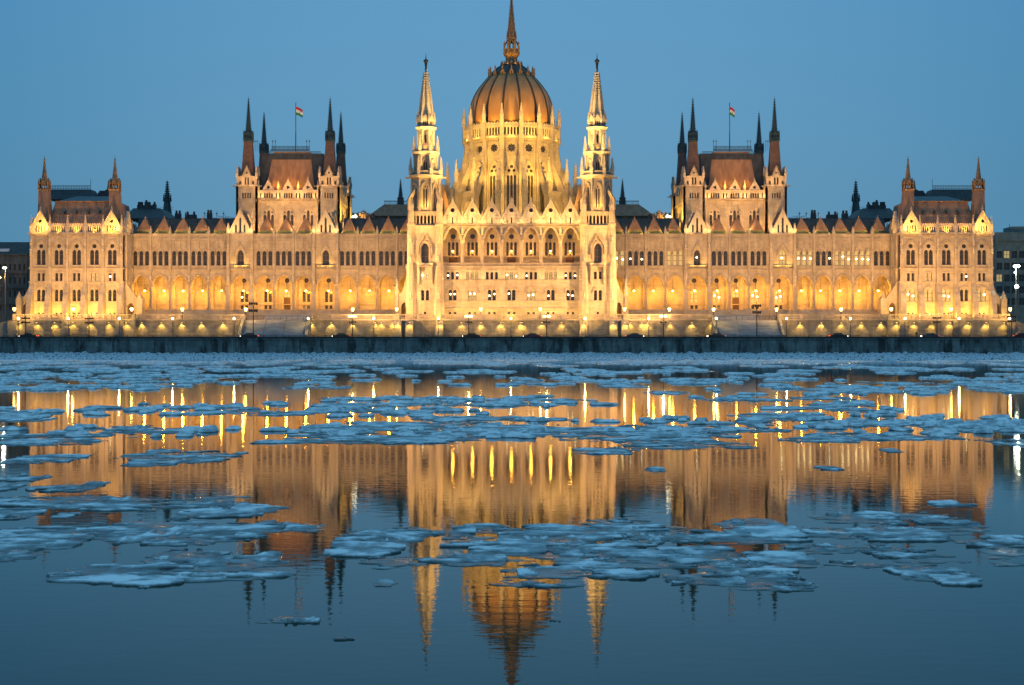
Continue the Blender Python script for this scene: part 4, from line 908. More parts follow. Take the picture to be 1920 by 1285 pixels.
# ---------------------------------------------------------------- drum and dome
def build_dome():
    f = DR; X, Z, s = f.X, f.Z, f.s; cx, cy = 0.0, 30.0
    ap = 83*s; n = 16
    mb = MB(); w = ap*math.tan(PI/n)
    ring_wall(mb, cx, cy, ap, n, Z(430), Z(268), lambda w: [arch(d*s, Z(404), 4.6*s, Z(340), 2.6*s) for d in (-6.2, 0, 6.2)] + [circ(0, Z(322), 3.3*s, 8), circ(-4.6*s, Z(329.2), 3*s, 8), circ(4.6*s, Z(329.2), 3*s, 8), rose(0, Z(287.5), 7.6*s, 8, .3)], .8)
    for k in range(n):
        mb.at(cx, cy, 2*PI*k/n)
        mb.strip(archtop(0, 21*s, Z(335), 24*s, True, 8, leg=60*s), .28, -ap-.35, -ap+.02)
        mb.strip(circ(0, Z(287.5), 9.6*s, 20)[::-1], .28, -ap-.25, -ap+.02, closed=True)
        mb.box(-w, w, -ap-.25, -ap+.02, Z(302), Z(300.6)); mb.box(-w, w, -ap-.4, -ap+.02, Z(273), Z(271.5)); mb.dent(-w, w, -ap, Z(276), Z(273), .5, .35)
        mb.at(cx, cy, 2*PI*(k+.5)/n); rr = ap/math.cos(PI/n)
        mb.box(-.62, .62, -rr-.75, -rr+.3, Z(430), Z(270)); mb.box(-.75, .75, -rr-1.3, -rr+.3, Z(272), Z(266)); 
        mb.yz(-.4, .4, [(-rr-.7, Z(284)), (-rr-1.5, Z(312)), (-rr-.7, Z(330))])
    mb.at(0, 0, 0)
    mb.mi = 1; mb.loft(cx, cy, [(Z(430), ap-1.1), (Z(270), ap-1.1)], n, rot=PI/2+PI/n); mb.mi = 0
    drum = mb.build('drum', [M_ST, M_DARK], PB); drum['label'] = 'sixteen sided drum with rose windows and lancets under the dome'
    # gallery
    g = MB(); apg = 88*s
    ring_wall(g, cx, cy, apg, n, Z(268), Z(247), lambda w: [arch(d*w*.335, Z(264.6), w*.2, Z(252.5), .35) for d in (-2, -1, 0, 1, 2)], .4)
    wg = apg*math.tan(PI/n)
    g.loft(cx, cy, [(Z(271), ap+.1), (Z(269), apg+.1), (Z(267), apg+.35), (Z(266), apg+.1)], n, rot=PI/2+PI/n, cap=False)
    for k in range(n):
        g.at(cx, cy, 2*PI*k/n); top = []
        m = 6
        for i in range(m, 0, -1): xx = -wg+2*wg*i/m; top += [(xx, Z(243.5)), (xx-wg/m, Z(240))]
        g.panel([(-wg, Z(247)), (wg, Z(247))] + top + [(-wg, Z(243.5))], [], -apg-.05, -apg+.3); g.box(-wg, wg, -apg-.25, -apg+.02, Z(248.4), Z(247))
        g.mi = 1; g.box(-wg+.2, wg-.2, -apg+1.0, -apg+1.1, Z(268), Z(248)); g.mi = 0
        g.at(cx, cy, 2*PI*(k+.5)/n); rr = apg/math.cos(PI/n); g.box(-.55, .55, -rr-.45, -rr+.3, Z(270), Z(238))
    g.at(0, 0, 0)
    g.build('gallery', [M_ST, M_DARK], drum)
    for k in range(n):
        a = 2*PI*(k+.5)/n-PI/2; rr = apg/math.cos(PI/n)
        pinnacle(drum, cx+rr*math.cos(a)*1.01, cy+rr*math.sin(a)*1.01, Z(240), Z(206), 1.15)
    for k in range(n):
        if k in (4, 5, 6, 7, 8, 9, 10, 11, 12): continue
        T = (cx, cy, 2*PI*k/n)
        window(drum, [(d*s, Z(404), 4.6*s, 68*s) for d in (-6.2, 0, 6.2)], -ap+.45, T, bars=6)
        window(drum, [(0, Z(332.5), 16*s, 14*s)], -ap+.5, T, bars=0, name='tracery_window')
        window(drum, [(0, Z(296), 16*s, 17*s)], -ap+.5, T, bars=1, name='rose_window')
    # outer ring of piers with flying buttresses
    R = 18.7; zp = 50.4
    fb = MB()
    fb.box(-.62, .62, -R-.8, -R+.6, 33, 45.5); fb.box(-.5, .5, -R-.65, -R+.45, 45.5, zp-1.6); fb.box(-.8, .8, -R-.95, -R+.75, 45.2, 45.8)
    fb.box(-.8, .8, -R-.95, -R+.75, zp-2.0, zp-1.6)
    fb.yz(-.27, .27, [(-R+.5, 44.2), (-R+.5, 46.6), (-ap-.7, 56.5), (-ap-.7, 53.6), (-ap-1.6, 51.6), (-R+2.4, 45.2), (-R+1.0, 43.0)])
    fme = fb.mesh('flying_buttress', M_ST, 1)
    for k in range(n):
        a = 2*PI*(k+.5)/n
        o = link('flying_buttress', fme, drum, (cx, cy, 0)); o.rotation_euler.z = a
        b = a-PI/2; pinnacle(drum, cx+R*math.cos(b), cy+R*math.sin(b), zp-1.8, 55.6, 1.2)
    ow = MB(); apo = 16.9
    hf = lambda w: [arch(d, 36.5, .95, 41.6, .9) for d in (-.75, .75)]
    ring_wall(ow, cx, cy, apo, n, 33, 45.6, hf, .6, faces=(2, 3, 4, 5, 11, 12, 13, 14))
    for k in (2, 3, 4, 5, 11, 12, 13, 14):
        ow.at(cx, cy, 2*PI*k/n); w = apo*math.tan(PI/n)
        ow.box(-w, w, -apo-.2, -apo+.3, 45.2, 45.9); ow.strip(archtop(0, 3.3, 41.6, 2.0, True, 6, leg=4), .2, -apo-.2, -apo+.02)
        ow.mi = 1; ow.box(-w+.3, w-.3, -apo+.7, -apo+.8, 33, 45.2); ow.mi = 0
        ow.panel([(-w, 45.9), (w, 45.9), (w, 46.4), (-w, 46.4)], [], -apo-.1, -apo+.1)
        q = [ow.P(-w, -apo+.1, 46.0), ow.P(w, -apo+.1, 46.0), ow.P(w*.78, -ap-.1, 47.4), ow.P(-w*.78, -ap-.1, 47.4)]; ow.face(q)
    ow.at(0, 0, 0); ow.build('ambulatory_wall', [M_ST, M_DARK], drum)
    # inner walls behind the ring joining steeples: low bronze roofs seen between
    for sx in (-1, 1):
        r = MB(); r.hip((sx*17.5-2.6, sx*17.5+2.6, 2, 16), (sx*18.6-.2, sx*18.6+.2, 5, 13), 33, 47); r.build('side_roof', M_BRONZE, drum)
    # dome shell
    P = [(243, 80.5), (236, 81.2), (226, 80.8), (214, 79.6), (204, 77.8), (194.6, 75.3), (184, 71.2), (175, 66.5), (165, 59.6), (155.7, 52), (150, 47.2), (145.5, 43)]
    d = MB(); d.loft(cx, cy, [(Z(a), r*s) for a, r in P], 96, rot=0); dome = d.build('dome', M_DOME, PB, smooth=True); dome['label'] = 'great ribbed bronze dome with lantern and spire'
    P2 = [(145.5, 43), (140, 38.6), (134, 33), (128, 26), (122.5, 17.5)]
    d = MB(); d.loft(cx, cy, [(Z(a), r*s) for a, r in P2], 48, rot=0); d.build('dome_cap', M_TIP, dome, smooth=True)
    allp = P + P2[1:]
    for k in range(n):
        a = 2*PI*(k+.5)/n
        r = MB(); r.at(cx, cy, a)
        for off, wd in ((0, .27),):
            rings = []
            for zz, rr in allp:
                wv = max(.16, wd*(.45+.55*rr/80)); rings.append([r.P(-wv, -rr*s+.1, Z(zz)), r.P(-wv, -rr*s-.16, Z(zz)+.05), r.P(wv, -rr*s-.16, Z(zz)+.05), r.P(wv, -rr*s+.1, Z(zz))])
            for A, B in zip(rings, rings[1:]):
                for j in range(3): r.face((A[j], A[j+1], B[j+1], B[j]))
        r.build('dome_rib', M_RIB, dome)
    for k in range(n):
        a = 2*PI*k/n; q = MB(); q.at(cx, cy, a); rr = 43.5*s
        q.panel([(-3.6*s, Z(146)), (3.6*s, Z(146)), (3.6*s, Z(141.5)), (1.3*s, Z(137)), (.6*s, Z(130)), (-.6*s, Z(130)), (-1.3*s, Z(137)), (-3.6*s, Z(141.5))], [arch(0, Z(145.4), 2.2*s, Z(142.4), 1.6*s)], -rr-.1, -rr+.35)
        q.loft(0, -rr+.1, [(Z(139), .25), (Z(127.5), .04)], 4); q.build('dormer', M_GILT, dome)
    l = MB()
    l.loft(cx, cy, [(Z(125), 19.5*s), (Z(123.5), 20.5*s), (Z(122), 20*s), (Z(121.5), 16*s), (Z(119), 12.5*s), (Z(115), 11*s), (Z(109), 11*s), (Z(107), 12*s), (Z(104), 14.2*s), (Z(101), 15*s), (Z(100.4), 14*s)], 16)
    for k in range(16): a = 2*PI*k/16; l.loft(cx+19*s*math.cos(a), cy+19*s*math.sin(a), [(Z(124), .3), (Z(120), .26), (Z(115.5), .03)], 4)
    ring_wall(l, cx, cy, 14*s, 8, Z(100.6), Z(93), lambda w: [circ(q*w*.55, Z(97), w*.2, 8) for q in (-1, 0, 1)], .15)
    for k in range(8):
        a = PI/8+2*PI*k/8; rr = 14.6*s; l.loft(cx+rr*math.cos(a), cy+rr*math.sin(a), [(Z(101), .3), (Z(84), .24), (Z(77.5), .03)], 4)
        l.tube([(cx+rr*math.cos(a), cy+rr*math.sin(a), Z(87)), (cx+rr*.72*math.cos(a), cy+rr*.72*math.sin(a), Z(80)), (cx+rr*.5*math.cos(a), cy+rr*.5*math.sin(a), Z(74))], .16, 4)
    ring_wall(l, cx, cy, 8*s, 8, Z(100), Z(72), lambda w: [arch(0, Z(93), w*1.1, Z(82), w*.6)], .25)
    l.loft(cx, cy, [(Z(74), 8*s), (Z(72.5), 9.8*s), (Z(71), 9.8*s), (Z(70), 7.5*s), (Z(66), 7.2*s)], 8)
    for k in range(8): a = PI/8+2*PI*k/8; rr = 8.6*s; l.loft(cx+rr*math.cos(a), cy+rr*math.sin(a), [(Z(71), .26), (Z(65), .2), (Z(58.5), .02)], 4)
    spire(l, cx, cy, Z(67), Z(-9), 6.6*s, 8, 22, .2)
    l.build('lantern_spire', M_GILT, dome)
    # light: round the drum, gallery and dome foot
    for k in range(n):
        a = 2*PI*(k+.5)/n-PI/2; b = 2*PI*k/n-PI/2
        if math.sin(b) < .35:
            spot(cx+(R+.2)*math.cos(b), cy+(R+.2)*math.sin(b), 36.0, cx+ap*math.cos(b), cy+ap*math.sin(b), 49, 330, 90, WARM, .8)
            spot(cx+(R-1.6)*math.cos(b), cy+(R-1.6)*math.sin(b), 46.6, cx+ap*math.cos(b), cy+ap*math.sin(b), 58, 240, 120, WARM, .8)
            spot(cx+(apg+.9)*math.cos(b), cy+(apg+.9)*math.sin(b), Z(270.5), cx+apg*math.cos(b), cy+apg*math.sin(b), Z(250), 44, 140, WARM, .8)
            spot(cx+(apg-.3)*math.cos(b), cy+(apg-.3)*math.sin(b), Z(240.5), cx+62*s*math.cos(b), cy+62*s*math.sin(b), Z(180), 22, 110, AMB, .9)
        if math.sin(a) < .2:
            spot(cx+(R+3.0)*math.cos(a), cy+(R+3.0)*math.sin(a), 36.0, cx+R*math.cos(a), cy+R*math.sin(a), 46, 110, 100, WARM, .8)
    for k in range(6):
        a = -PI/2+(k-2.5)*PI/5; spot(cx+24*s*math.cos(a), cy+24*s*math.sin(a), Z(126), cx, cy, Z(95), 9, 80, AMB)
    for dx in (-11, 11): spot(dx, -1, 36.5, dx*.4, cy-10, 58, 1100, 70, WARM, .9)
    for dx in (-1, 1):
        spot(dx*19.5, -5, 54.5, dx*2, cy-9, Z(175), 5500, 55, (1, .53, .085), .9, 1.6); spot(dx*18.8, -4, 48.5, dx*7, cy-9, 58, 4300, 65, WARM, .9); spot(dx*17.2, -4, 40.5, dx*8, cy-12, 48, 950, 90, WARM, .9)
    return drum

for MIR in (1, -1):
    build_wing(); build_pavilion(); build_flag_tower(); build_steeple()
MIR = 1
build_centre(); build_dome()

# rear hip roofs and fleches between flag towers and steeples; rear dark spires
def rear_parts():
    f = F(26); X, Z = f.X, f.Z
    r = MB(); r.hip((X(695), X(790), 22, 40), (X(722), X(775), 26, 36), Z(407), Z(383.5)); o = r.build('rear_roof', M_BRONZE, PB)
    q = MB()
    for i in range(24): xx = X(723)+i*(X(775)-X(723))/23; q.box(xx-.05, xx+.05, 26, 26.1, Z(384), Z(376))
    q.box(X(722), X(775), 26, 26.1, Z(378), Z(377)); q.build('roof_railing', M_TIP, o)
    q = MB(); q.loft(X(752), 28, [(Z(384), 1.0), (Z(372), .85), (Z(371), 1.05), (Z(368), .5), (Z(345), .14), (Z(333), .03)], 8); spire(q, X(752), 28, Z(371), Z(334), .62, 8, 8, .15); q.build('fleche', M_TIP, o)
    q = MB()
    for i in range(9): q.loft(W0.X(688+i*8.4), 12, [(W0.Z(412), .4), (W0.Z(406), .34), (W0.Z(401), .1)], 4)
    q.build('roof_finials', M_GILT, o)
    f = F(45); q = MB(); q.loft(f.X(315.5), 45, [(f.Z(412), 9.5*f.s), (f.Z(388), 6.5*f.s), (f.Z(378), 5.6*f.s), (f.Z(377), 6.8*f.s), (f.Z(374), 6.8*f.s), (f.Z(373), 4.2*f.s)], 8)
    spire(q, f.X(315.5), 45, f.Z(374), f.Z(337), 4.2*f.s, 8, 8, .25)
    for k in range(8): a = 2*PI*k/8; q.loft(f.X(315.5)+1.1*math.cos(a), 45+1.1*math.sin(a), [(f.Z(378), .2), (f.Z(364), .03)], 4)
    q.build('dark_spire', M_TIP, PB)
    f = F(24); q = MB(); q.hip((f.X(246), f.X(330), 16, 36), (f.X(255), f.X(305), 22, 32), f.Z(414), f.Z(392)); q.build('rear_roof', M_DARK, PB)
    q = MB(); q.box(f.X(262), f.X(290), 22, 24, f.Z(394), f.Z(386)); q.box(f.X(276), f.X(285), 22, 24, f.Z(386), f.Z(380)); q.box(f.X(291), f.X(296), 22, 24, f.Z(394), f.Z(384))
    for k in (264, 267, 270, 278, 283, 293.5): q.loft(f.X(k), 23, [(f.Z(386), .3), (f.Z(379.5 if k != 278 else 376), .26)], 6)
    for k in (0, 1): q.box(f.X(300), f.X(330), 22, 22.1, f.Z(394-k*4), f.Z(393.5-k*4))
    q.build('chimney', M_DARK, PB)
    q = MB(); q.hip((f.X(255), f.X(305), 21.9, 33), (f.X(262), f.X(296), 26, 30), f.Z(392), f.Z(391)); q.build('snow_ledge', M_SNOW, PB)
    for px in (290.5, 298.5): 
        g = MB(); g.ball(F(18).X(px), 18, F(18).Z(414), .35); g.build('roof_lamp', M_LAMPY, PB)
for MIR in (1, -1): rear_parts()
MIR = 1
# lit lantern turret between the right wing and its tower, and its left counterpart
for MIR, px in ((1, 684), (-1, 684)):
    f = F(14); q = MB(); c = f.X(px); q.loft(c, 14, [(f.Z(412), 1.5), (f.Z(404), 1.4), (f.Z(403), 1.7), (f.Z(401), .9), (f.Z(397), .7), (f.Z(394), .1)], 8)
    for k in range(8): a = 2*PI*k/8; q.loft(c+1.5*math.cos(a), 14+1.5*math.sin(a), [(f.Z(404), .2), (f.Z(397.5), .03)], 4)
    q.build('roof_turret', M_CARV, PB); spot(c-2, 10, f.Z(411), c, 14, f.Z(402), 90, 100, AMB)
    g = MB(); g.ball(f.X(670), 12, f.Z(407), .42); g.ball(f.X(665), 12, f.Z(408), .3); g.build('roof_lamp', M_CHAND, PB)
MIR = 1

# pendant lamps
ORD = ['first', 'second', 'third', 'fourth', 'fifth', 'sixth', 'seventh', 'eighth', 'ninth', 'tenth', 'eleventh', 'twelfth', 'thirteenth', 'fourteenth', 'fifteenth', 'sixteenth', 'seventeenth', 'eighteenth', 'nineteenth', 'twentieth']
def make_pendant(h):
    r = MB(); r.tube([(0, 0, 0), (0, 0, h)], .035, 4); r.loft(0, 0, [(-.05, .3), (.12, .12), (.2, .05)], 6); rod = r.mesh('rod', M_IRON, 1)
    b = MB(); b.ball(0, 0, -.25, .27, 8); gl = b.mesh('globe', M_LAMPY, 1, True); return rod, gl
PM = make_pendant(2.9)
def pendant(x, y, z, label, group):
    t = tag(empty('pendant_lamp', (x, y, z)), label, 'pendant lamp', group)
    link('rod', PM[0], t, (0, 0, 0)); link('globe', PM[1], t, (0, 0, 0)); return t
for side, sg in (('left', 1), ('right', -1)):
    for i, b in enumerate(BAYS):
        x = (W0.X(b)+.35)*sg
        pendant(x, 2.5, W0.Z(543), 'glowing pendant lamp in the %s arcade arch from the %s end pavilion' % (ORD[i], side), 'pendant lamps in the arcades')
        point(x, 2.0, W0.Z(546), 200, AMB, .3)
        point(x, 2.6, W0.Z(567), 30, AMB, .3)
for i in range(7):
    x = CB.X(850.6+36.8*i)
    pendant(x, -8.2, CB.Z(468.5), 'glowing pendant lamp in the %s arch from left of the central loggia' % ORD[i], 'pendant lamps in the central loggia')
    point(x, -8.2, CB.Z(471), 190, AMB, .3)

# ================================================================== SETTING: river bank
def struct(name, mb, m, smooth=False): return tag(mb.build(name, m, None, smooth), kind='structure')
g = MB(); g.box(-4500, 4500, -21, 6000, 3.6, 4.86); struct('ground', g, M_ASPH)
g = MB(); g.box(-420, 420, -40, -21.0, 4.0, 4.9); struct('road', g, M_ASPH)
g = MB(); g.box(-420, 420, -27.6, -22.5, 4.9, 5.04); struct('pavement', g, M_COPE)
g = MB()
for k in range(-60, 60): g.box(k*6, k*6+2.6, -32.1, -31.98, 4.904, 4.908)
struct('road_marking', g, M_SNOW)
q = MB(); q.box(-420, 420, -40.6, -40, -1.5, 4.72); q.box(-420, 420, -40.85, -39.6, 4.72, 4.98)
for k in range(22):
    x = -205+k*19.5+random.uniform(-3, 3)
    if random.random() < .5: q.box(x-.25, x+.25, -40.75, -40.6, 1.5, 4.7)
tag(q.build('quay_wall', [M_QUAY]), 'dark stained stone quay wall along the frozen water line', 'quay wall')
q = MB(); q.box(-420, 420, -38.2, -38.1, 5.72, 5.82)
for k in range(-140, 141): q.box(k*3-.06, k*3+.06, -38.22, -38.1, 4.9, 5.72)
tag(q.build('guard_rail', M_IRON), 'long low iron guard rail along the top of the quay', 'guard rail')
q = MB(); q.box(-420, 420, -37.6, -37.3, 4.9, 5.45)
tag(q.build('road_barrier', M_ASPH), 'low dark barrier between quay edge and river road', 'barrier')

# terrace and embankment walls
g = MB(); FW = F(-22)
def wall_run(x0, x1, y, name, label, piers=None, bal=True):
    m = MB(); m.box(x0, x1, y, y+1.0, 4.8, 9.35)
    m.box(x0, x1, y-.25, y+1.1, 9.35, 9.75); m.box(x0, x1, y-.12, y+.02, 4.9, 5.6)
    if piers:
        for p in piers:
            for k in range(8):
                e = .10 if k % 2 else .18; m.box(p-.95-e, p+.95+e, y-.55-e, y+.02, 4.9+k*.555, 4.9+(k+1)*.555-.02)
    w = m.build(name, M_WALL); tag(w, label, 'embankment wall')
    b = MB(); b.box(x0, x1, y-.1, y+.35, 10.95, 11.15); b.box(x0, x1, y-.05, y+.3, 9.75, 9.95)
    n = int((x1-x0)/.42)
    for i in range(n): xx = x0+(i+.5)*(x1-x0)/n; b.loft(xx, y+.12, [(9.95, .07), (10.2, .13), (10.5, .07), (10.95, .09)], 4)
    m_ = max(1, int((x1-x0)/5.2))
    for i in range(m_+1): xx = x0+.4+i*(x1-x0-.8)/m_; b.box(xx-.42, xx+.42, y-.16, y+.42, 9.75, 11.2)
    b.build('balustrade', M_ST, w)
    return w
FX = F(-24).X
def PX(p): return F(-22).X(p)
wall_run(FX(26), FX(255), -24, 'embankment_wall', 'rusticated embankment wall below the left end pavilion', [FX(26+k*33.5) for k in range(7)])
wall_run(PX(255), PX(459), -21.5, 'embankment_wall', 'plain embankment wall between left pavilion and left river stairs')
wall_run(PX(583), PX(745), -21.5, 'embankment_wall', 'plain embankment wall between left river stairs and left steeple')
wall_run(FX(745), FX(1177), -24, 'embankment_wall', 'long embankment wall below the dome and both steeples')
wall_run(PX(1177), PX(1339), -21.5, 'embankment_wall', 'plain embankment wall between right steeple and right river stairs')
wall_run(PX(1463), PX(1667), -21.5, 'embankment_wall', 'plain embankment wall between right river stairs and right pavilion')
wall_run(FX(1667), FX(1896), -24, 'embankment_wall', 'rusticated embankment wall below the right end pavilion', [FX(1896-k*33.5) for k in range(7)])
g = MB(); g.box(FX(26)+.3, FX(1896)-.3, -20.5, 60, 4.87, ZT)
for a_, b_ in ((26, 255), (745, 1177), (1667, 1896)): g.box(FX(a_)+.3, FX(b_)-.3, -23, -20.5, 4.87, ZT-.01)
struct('terrace', g, M_TERR)
for sg, side in ((-1, 'left'), (1, 'right')):
    m = MB(); xe = FX(26 if sg < 0 else 1896)
    m.yz(xe-.2 if sg < 0 else xe-.3, xe+.3 if sg < 0 else xe+.2, [(-24, 4.9), (20, 4.9), (20, 9.75), (-24, 9.75)])
    m.panel([(xe, 4.86), (xe+sg*26, 4.86), (xe+sg*11, 6.6), (xe, 9.9)][::1 if sg > 0 else -1], [], -23.5, -21)
    tag(m.build('ramp_wall', M_WALL), 'sloping grey ramp wall at the far %s end of the embankment' % side, 'ramp wall')
# battered piers under the steeples
for sg, side in ((-1, 'left'), (1, 'right')):
    for nm, p in (('outer', 770), ('inner', 826), ('outermost', 748)):
        x = FX(p) if sg < 0 else -FX(p)
        m = MB(); m.yz(x-1.0, x+1.0, [(-23.9, 4.95), (-26.0, 4.95), (-24.5, 9.5), (-23.9, 9.6)])
        tag(m.build('battered_pier', M_WALL), '%s battered stone pier below the %s steeple, lit from above' % (nm, side), 'stone pier', 'battered piers under the steeples')
# river stairs
for sg, side in ((-1, 'left'), (1, 'right')):
    t = tag(empty('river_stairs', (sg*-PX(521), -24, 4.9)), 'broad pale stone stairs climbing to the %s arcade' % side, 'stairs')
    xc = -sg*PX(521)*-1 if False else sg*abs(PX(521)); t.location.x = xc
    m = MB(); n = 24; hw = 8.0
    for i in range(n):
        m.box(xc-hw, xc+hw, -28.6+i*.30, -18, 4.9+i*(ZT-5.05)/n, 4.9+(i+1)*(ZT-5.05)/n - .0)
    m.build('flight', M_STEP, t)
    m = MB()
    for i in range(9): m.box(xc-6+(.0), xc+6, -5.4+i*.42, -.9, ZT+.005+i*.19, ZT+(i+1)*.19)
    m.build('upper_flight', M_STEP, t)
    for d in (-1, 1):
        m = MB(); xx = xc+d*(hw+.35)
        m.yz(xx-.35, xx+.35, [(-29.0, 4.9), (-29.0, 5.9), (-21.6, 10.9), (-20.6, 10.9), (-20.6, 4.9)]); m.build('side_parapet', M_TERR, t)
    m = MB()
    for d in (-1, -.33, .33, 1):
        m.tube([(xc+d*hw*.95, -28.4, 5.9), (xc+d*hw*.95, -21.4, 10.6)], .04, 4)
    m.tube([(xc-hw, -20.6, ZT+1.0), (xc+hw, -20.6, ZT+1.0)], .04, 4)
    for k in range(12): m.tube([(xc-hw+k*2*hw/11, -20.6, ZT), (xc-hw+k*2*hw/11, -20.6, ZT+1.0)], .03, 4)
    m.build('handrail', M_IRON, t)

# foreshore rubble with snow
sh = MB(); nx, ny = 900, 7; rows = []
for j in range(ny):
    yy = -40.6-j*1.0; row = []
    for i in range(nx+1):
        x = -225+450*i/nx
        z = 1.55-j*.30+.42*noise.noise(Vector((x*.9, yy*1.1, 3)))+.25*noise.noise(Vector((x*2.5, yy*2.3, 7)))+.12*noise.noise(Vector((x*.06, 0, 1)))
        row.append(sh.P(x, yy, z))
    rows.append(row)
for a, b in zip(rows, rows[1:]):
    for i in range(nx): sh.face((a[i], b[i], b[i+1], a[i+1]))
def shore_mat():
    m = mat('snow_covered_rubble', (.4, .4, .4), .9); b = m.node_tree.nodes['Principled BSDF']
    g = N(m, 'ShaderNodeNewGeometry'); v = N(m, 'ShaderNodeTexVoronoi'); v.inputs['Scale'].default_value = 1.3; L(m, g.outputs['Position'], v.inputs['Vector'])
    n = N(m, 'ShaderNodeTexNoise'); n.inputs['Scale'].default_value = 2.2; n.inputs['Detail'].default_value = 5; L(m, g.outputs['Position'], n.inputs['Vector'])
    r = N(m, 'ShaderNodeValToRGB'); r.color_ramp.elements[0].position = .36; r.color_ramp.elements[1].position = .48
    r.color_ramp.elements[0].color = (.06, .07, .07, 1); r.color_ramp.elements[1].color = (.62, .68, .74, 1)
    L(m, n.outputs[0], r.inputs[0]); L(m, r.outputs[0], b.inputs['Base Color']); return m
tag(sh.build('foreshore_rubble', shore_mat(), None), 'snow covered rubble bank at the foot of the quay', None, None, 'stuff')

# ------------------------------------------------------------------ water
def water_mat():
    m = mat('river_water', (0.0005, 0.024, 0.012), 0.028); b = m.node_tree.nodes['Principled BSDF']; b.inputs['IOR'].default_value = 1.27
    g = N(m, 'ShaderNodeNewGeometry')
    mp = N(m, 'ShaderNodeMapping'); mp.inputs['Scale'].default_value = (.5, 1.0, 1); L(m, g.outputs['Position'], mp.inputs['Vector'])
    n = N(m, 'ShaderNodeTexNoise'); n.inputs['Scale'].default_value = 3.0; n.inputs['Detail'].default_value = 3; L(m, mp.outputs[0], n.inputs['Vector'])
    bp = N(m, 'ShaderNodeBump'); bp.inputs['Strength'].default_value = .5; bp.inputs['Distance'].default_value = .005
    L(m, n.outputs[0], bp.inputs['Height']); L(m, bp.outputs[0], b.inputs['Normal'])
    return m
wt = MB(); wt.face([wt.P(-900, -700, 0), wt.P(900, -700, 0), wt.P(900, -40.2, 0), wt.P(-900, -40.2, 0)]); struct('river_water', wt, water_mat())

# ------------------------------------------------------------------ ice
def ice_mat():
    m = mat('drifting_ice', (.6, .7, .75), .7); b = m.node_tree.nodes['Principled BSDF']
    g = N(m, 'ShaderNodeNewGeometry'); s = N(m, 'ShaderNodeSeparateXYZ'); L(m, g.outputs['Position'], s.inputs[0])
    n = N(m, 'ShaderNodeTexNoise'); n.inputs['Scale'].default_value = 1.8; n.inputs['Detail'].default_value = 6; L(m, g.outputs['Position'], n.inputs['Vector'])
    mr = N(m, 'ShaderNodeMapRange'); mr.inputs[1].default_value = .3; mr.inputs[2].default_value = .7; mr.inputs[3].default_value = -.012; mr.inputs[4].default_value = .012; L(m, n.outputs[0], mr.inputs[0])
    a = N(m, 'ShaderNodeMath', operation='ADD'); L(m, s.outputs['Z'], a.inputs[0]); L(m, mr.outputs[0], a.inputs[1])
    r = N(m, 'ShaderNodeValToRGB'); e = r.color_ramp.elements; e[0].position = .0; e[0].color = (.05, .085, .085, 1); e[1].position = .046; e[1].color = (.88, .93, .95, 1)
    q = e.new(.012); q.color = (.10, .15, .155, 1); q = e.new(.026); q.color = (.34, .41, .43, 1)
    L(m, a.outputs[0], r.inputs[0])
    n5 = N(m, 'ShaderNodeTexNoise'); n5.inputs['Scale'].default_value = .9; n5.inputs['Detail'].default_value = 8; n5.inputs['Roughness'].default_value = .68; L(m, g.outputs['Position'], n5.inputs['Vector'])
    r5 = N(m, 'ShaderNodeValToRGB'); r5.color_ramp.elements[0].position = .43; r5.color_ramp.elements[1].position = .56
    r5.color_ramp.elements[0].color = (.42, .48, .50, 1); r5.color_ramp.elements[1].color = (1, 1, 1, 1); L(m, n5.outputs[0], r5.inputs[0])
    vm = N(m, 'ShaderNodeVectorMath', operation='MULTIPLY'); L(m, r.outputs[0], vm.inputs[0]); L(m, r5.outputs[0], vm.inputs[1]); L(m, vm.outputs[0], b.inputs['Base Color'])
    r2 = N(m, 'ShaderNodeMapRange'); r2.inputs[1].default_value = 0; r2.inputs[2].default_value = .04; r2.inputs[3].default_value = .10; r2.inputs[4].default_value = .85; L(m, a.outputs[0], r2.inputs[0]); L(m, r2.outputs[0], b.inputs['Roughness'])
    bp = N(m, 'ShaderNodeBump'); bp.inputs['Strength'].default_value = .5; bp.inputs['Distance'].default_value = .03; L(m, n.outputs[0], bp.inputs['Height']); L(m, bp.outputs[0], b.inputs['Normal'])
    return m
M_ICE = ice_mat()
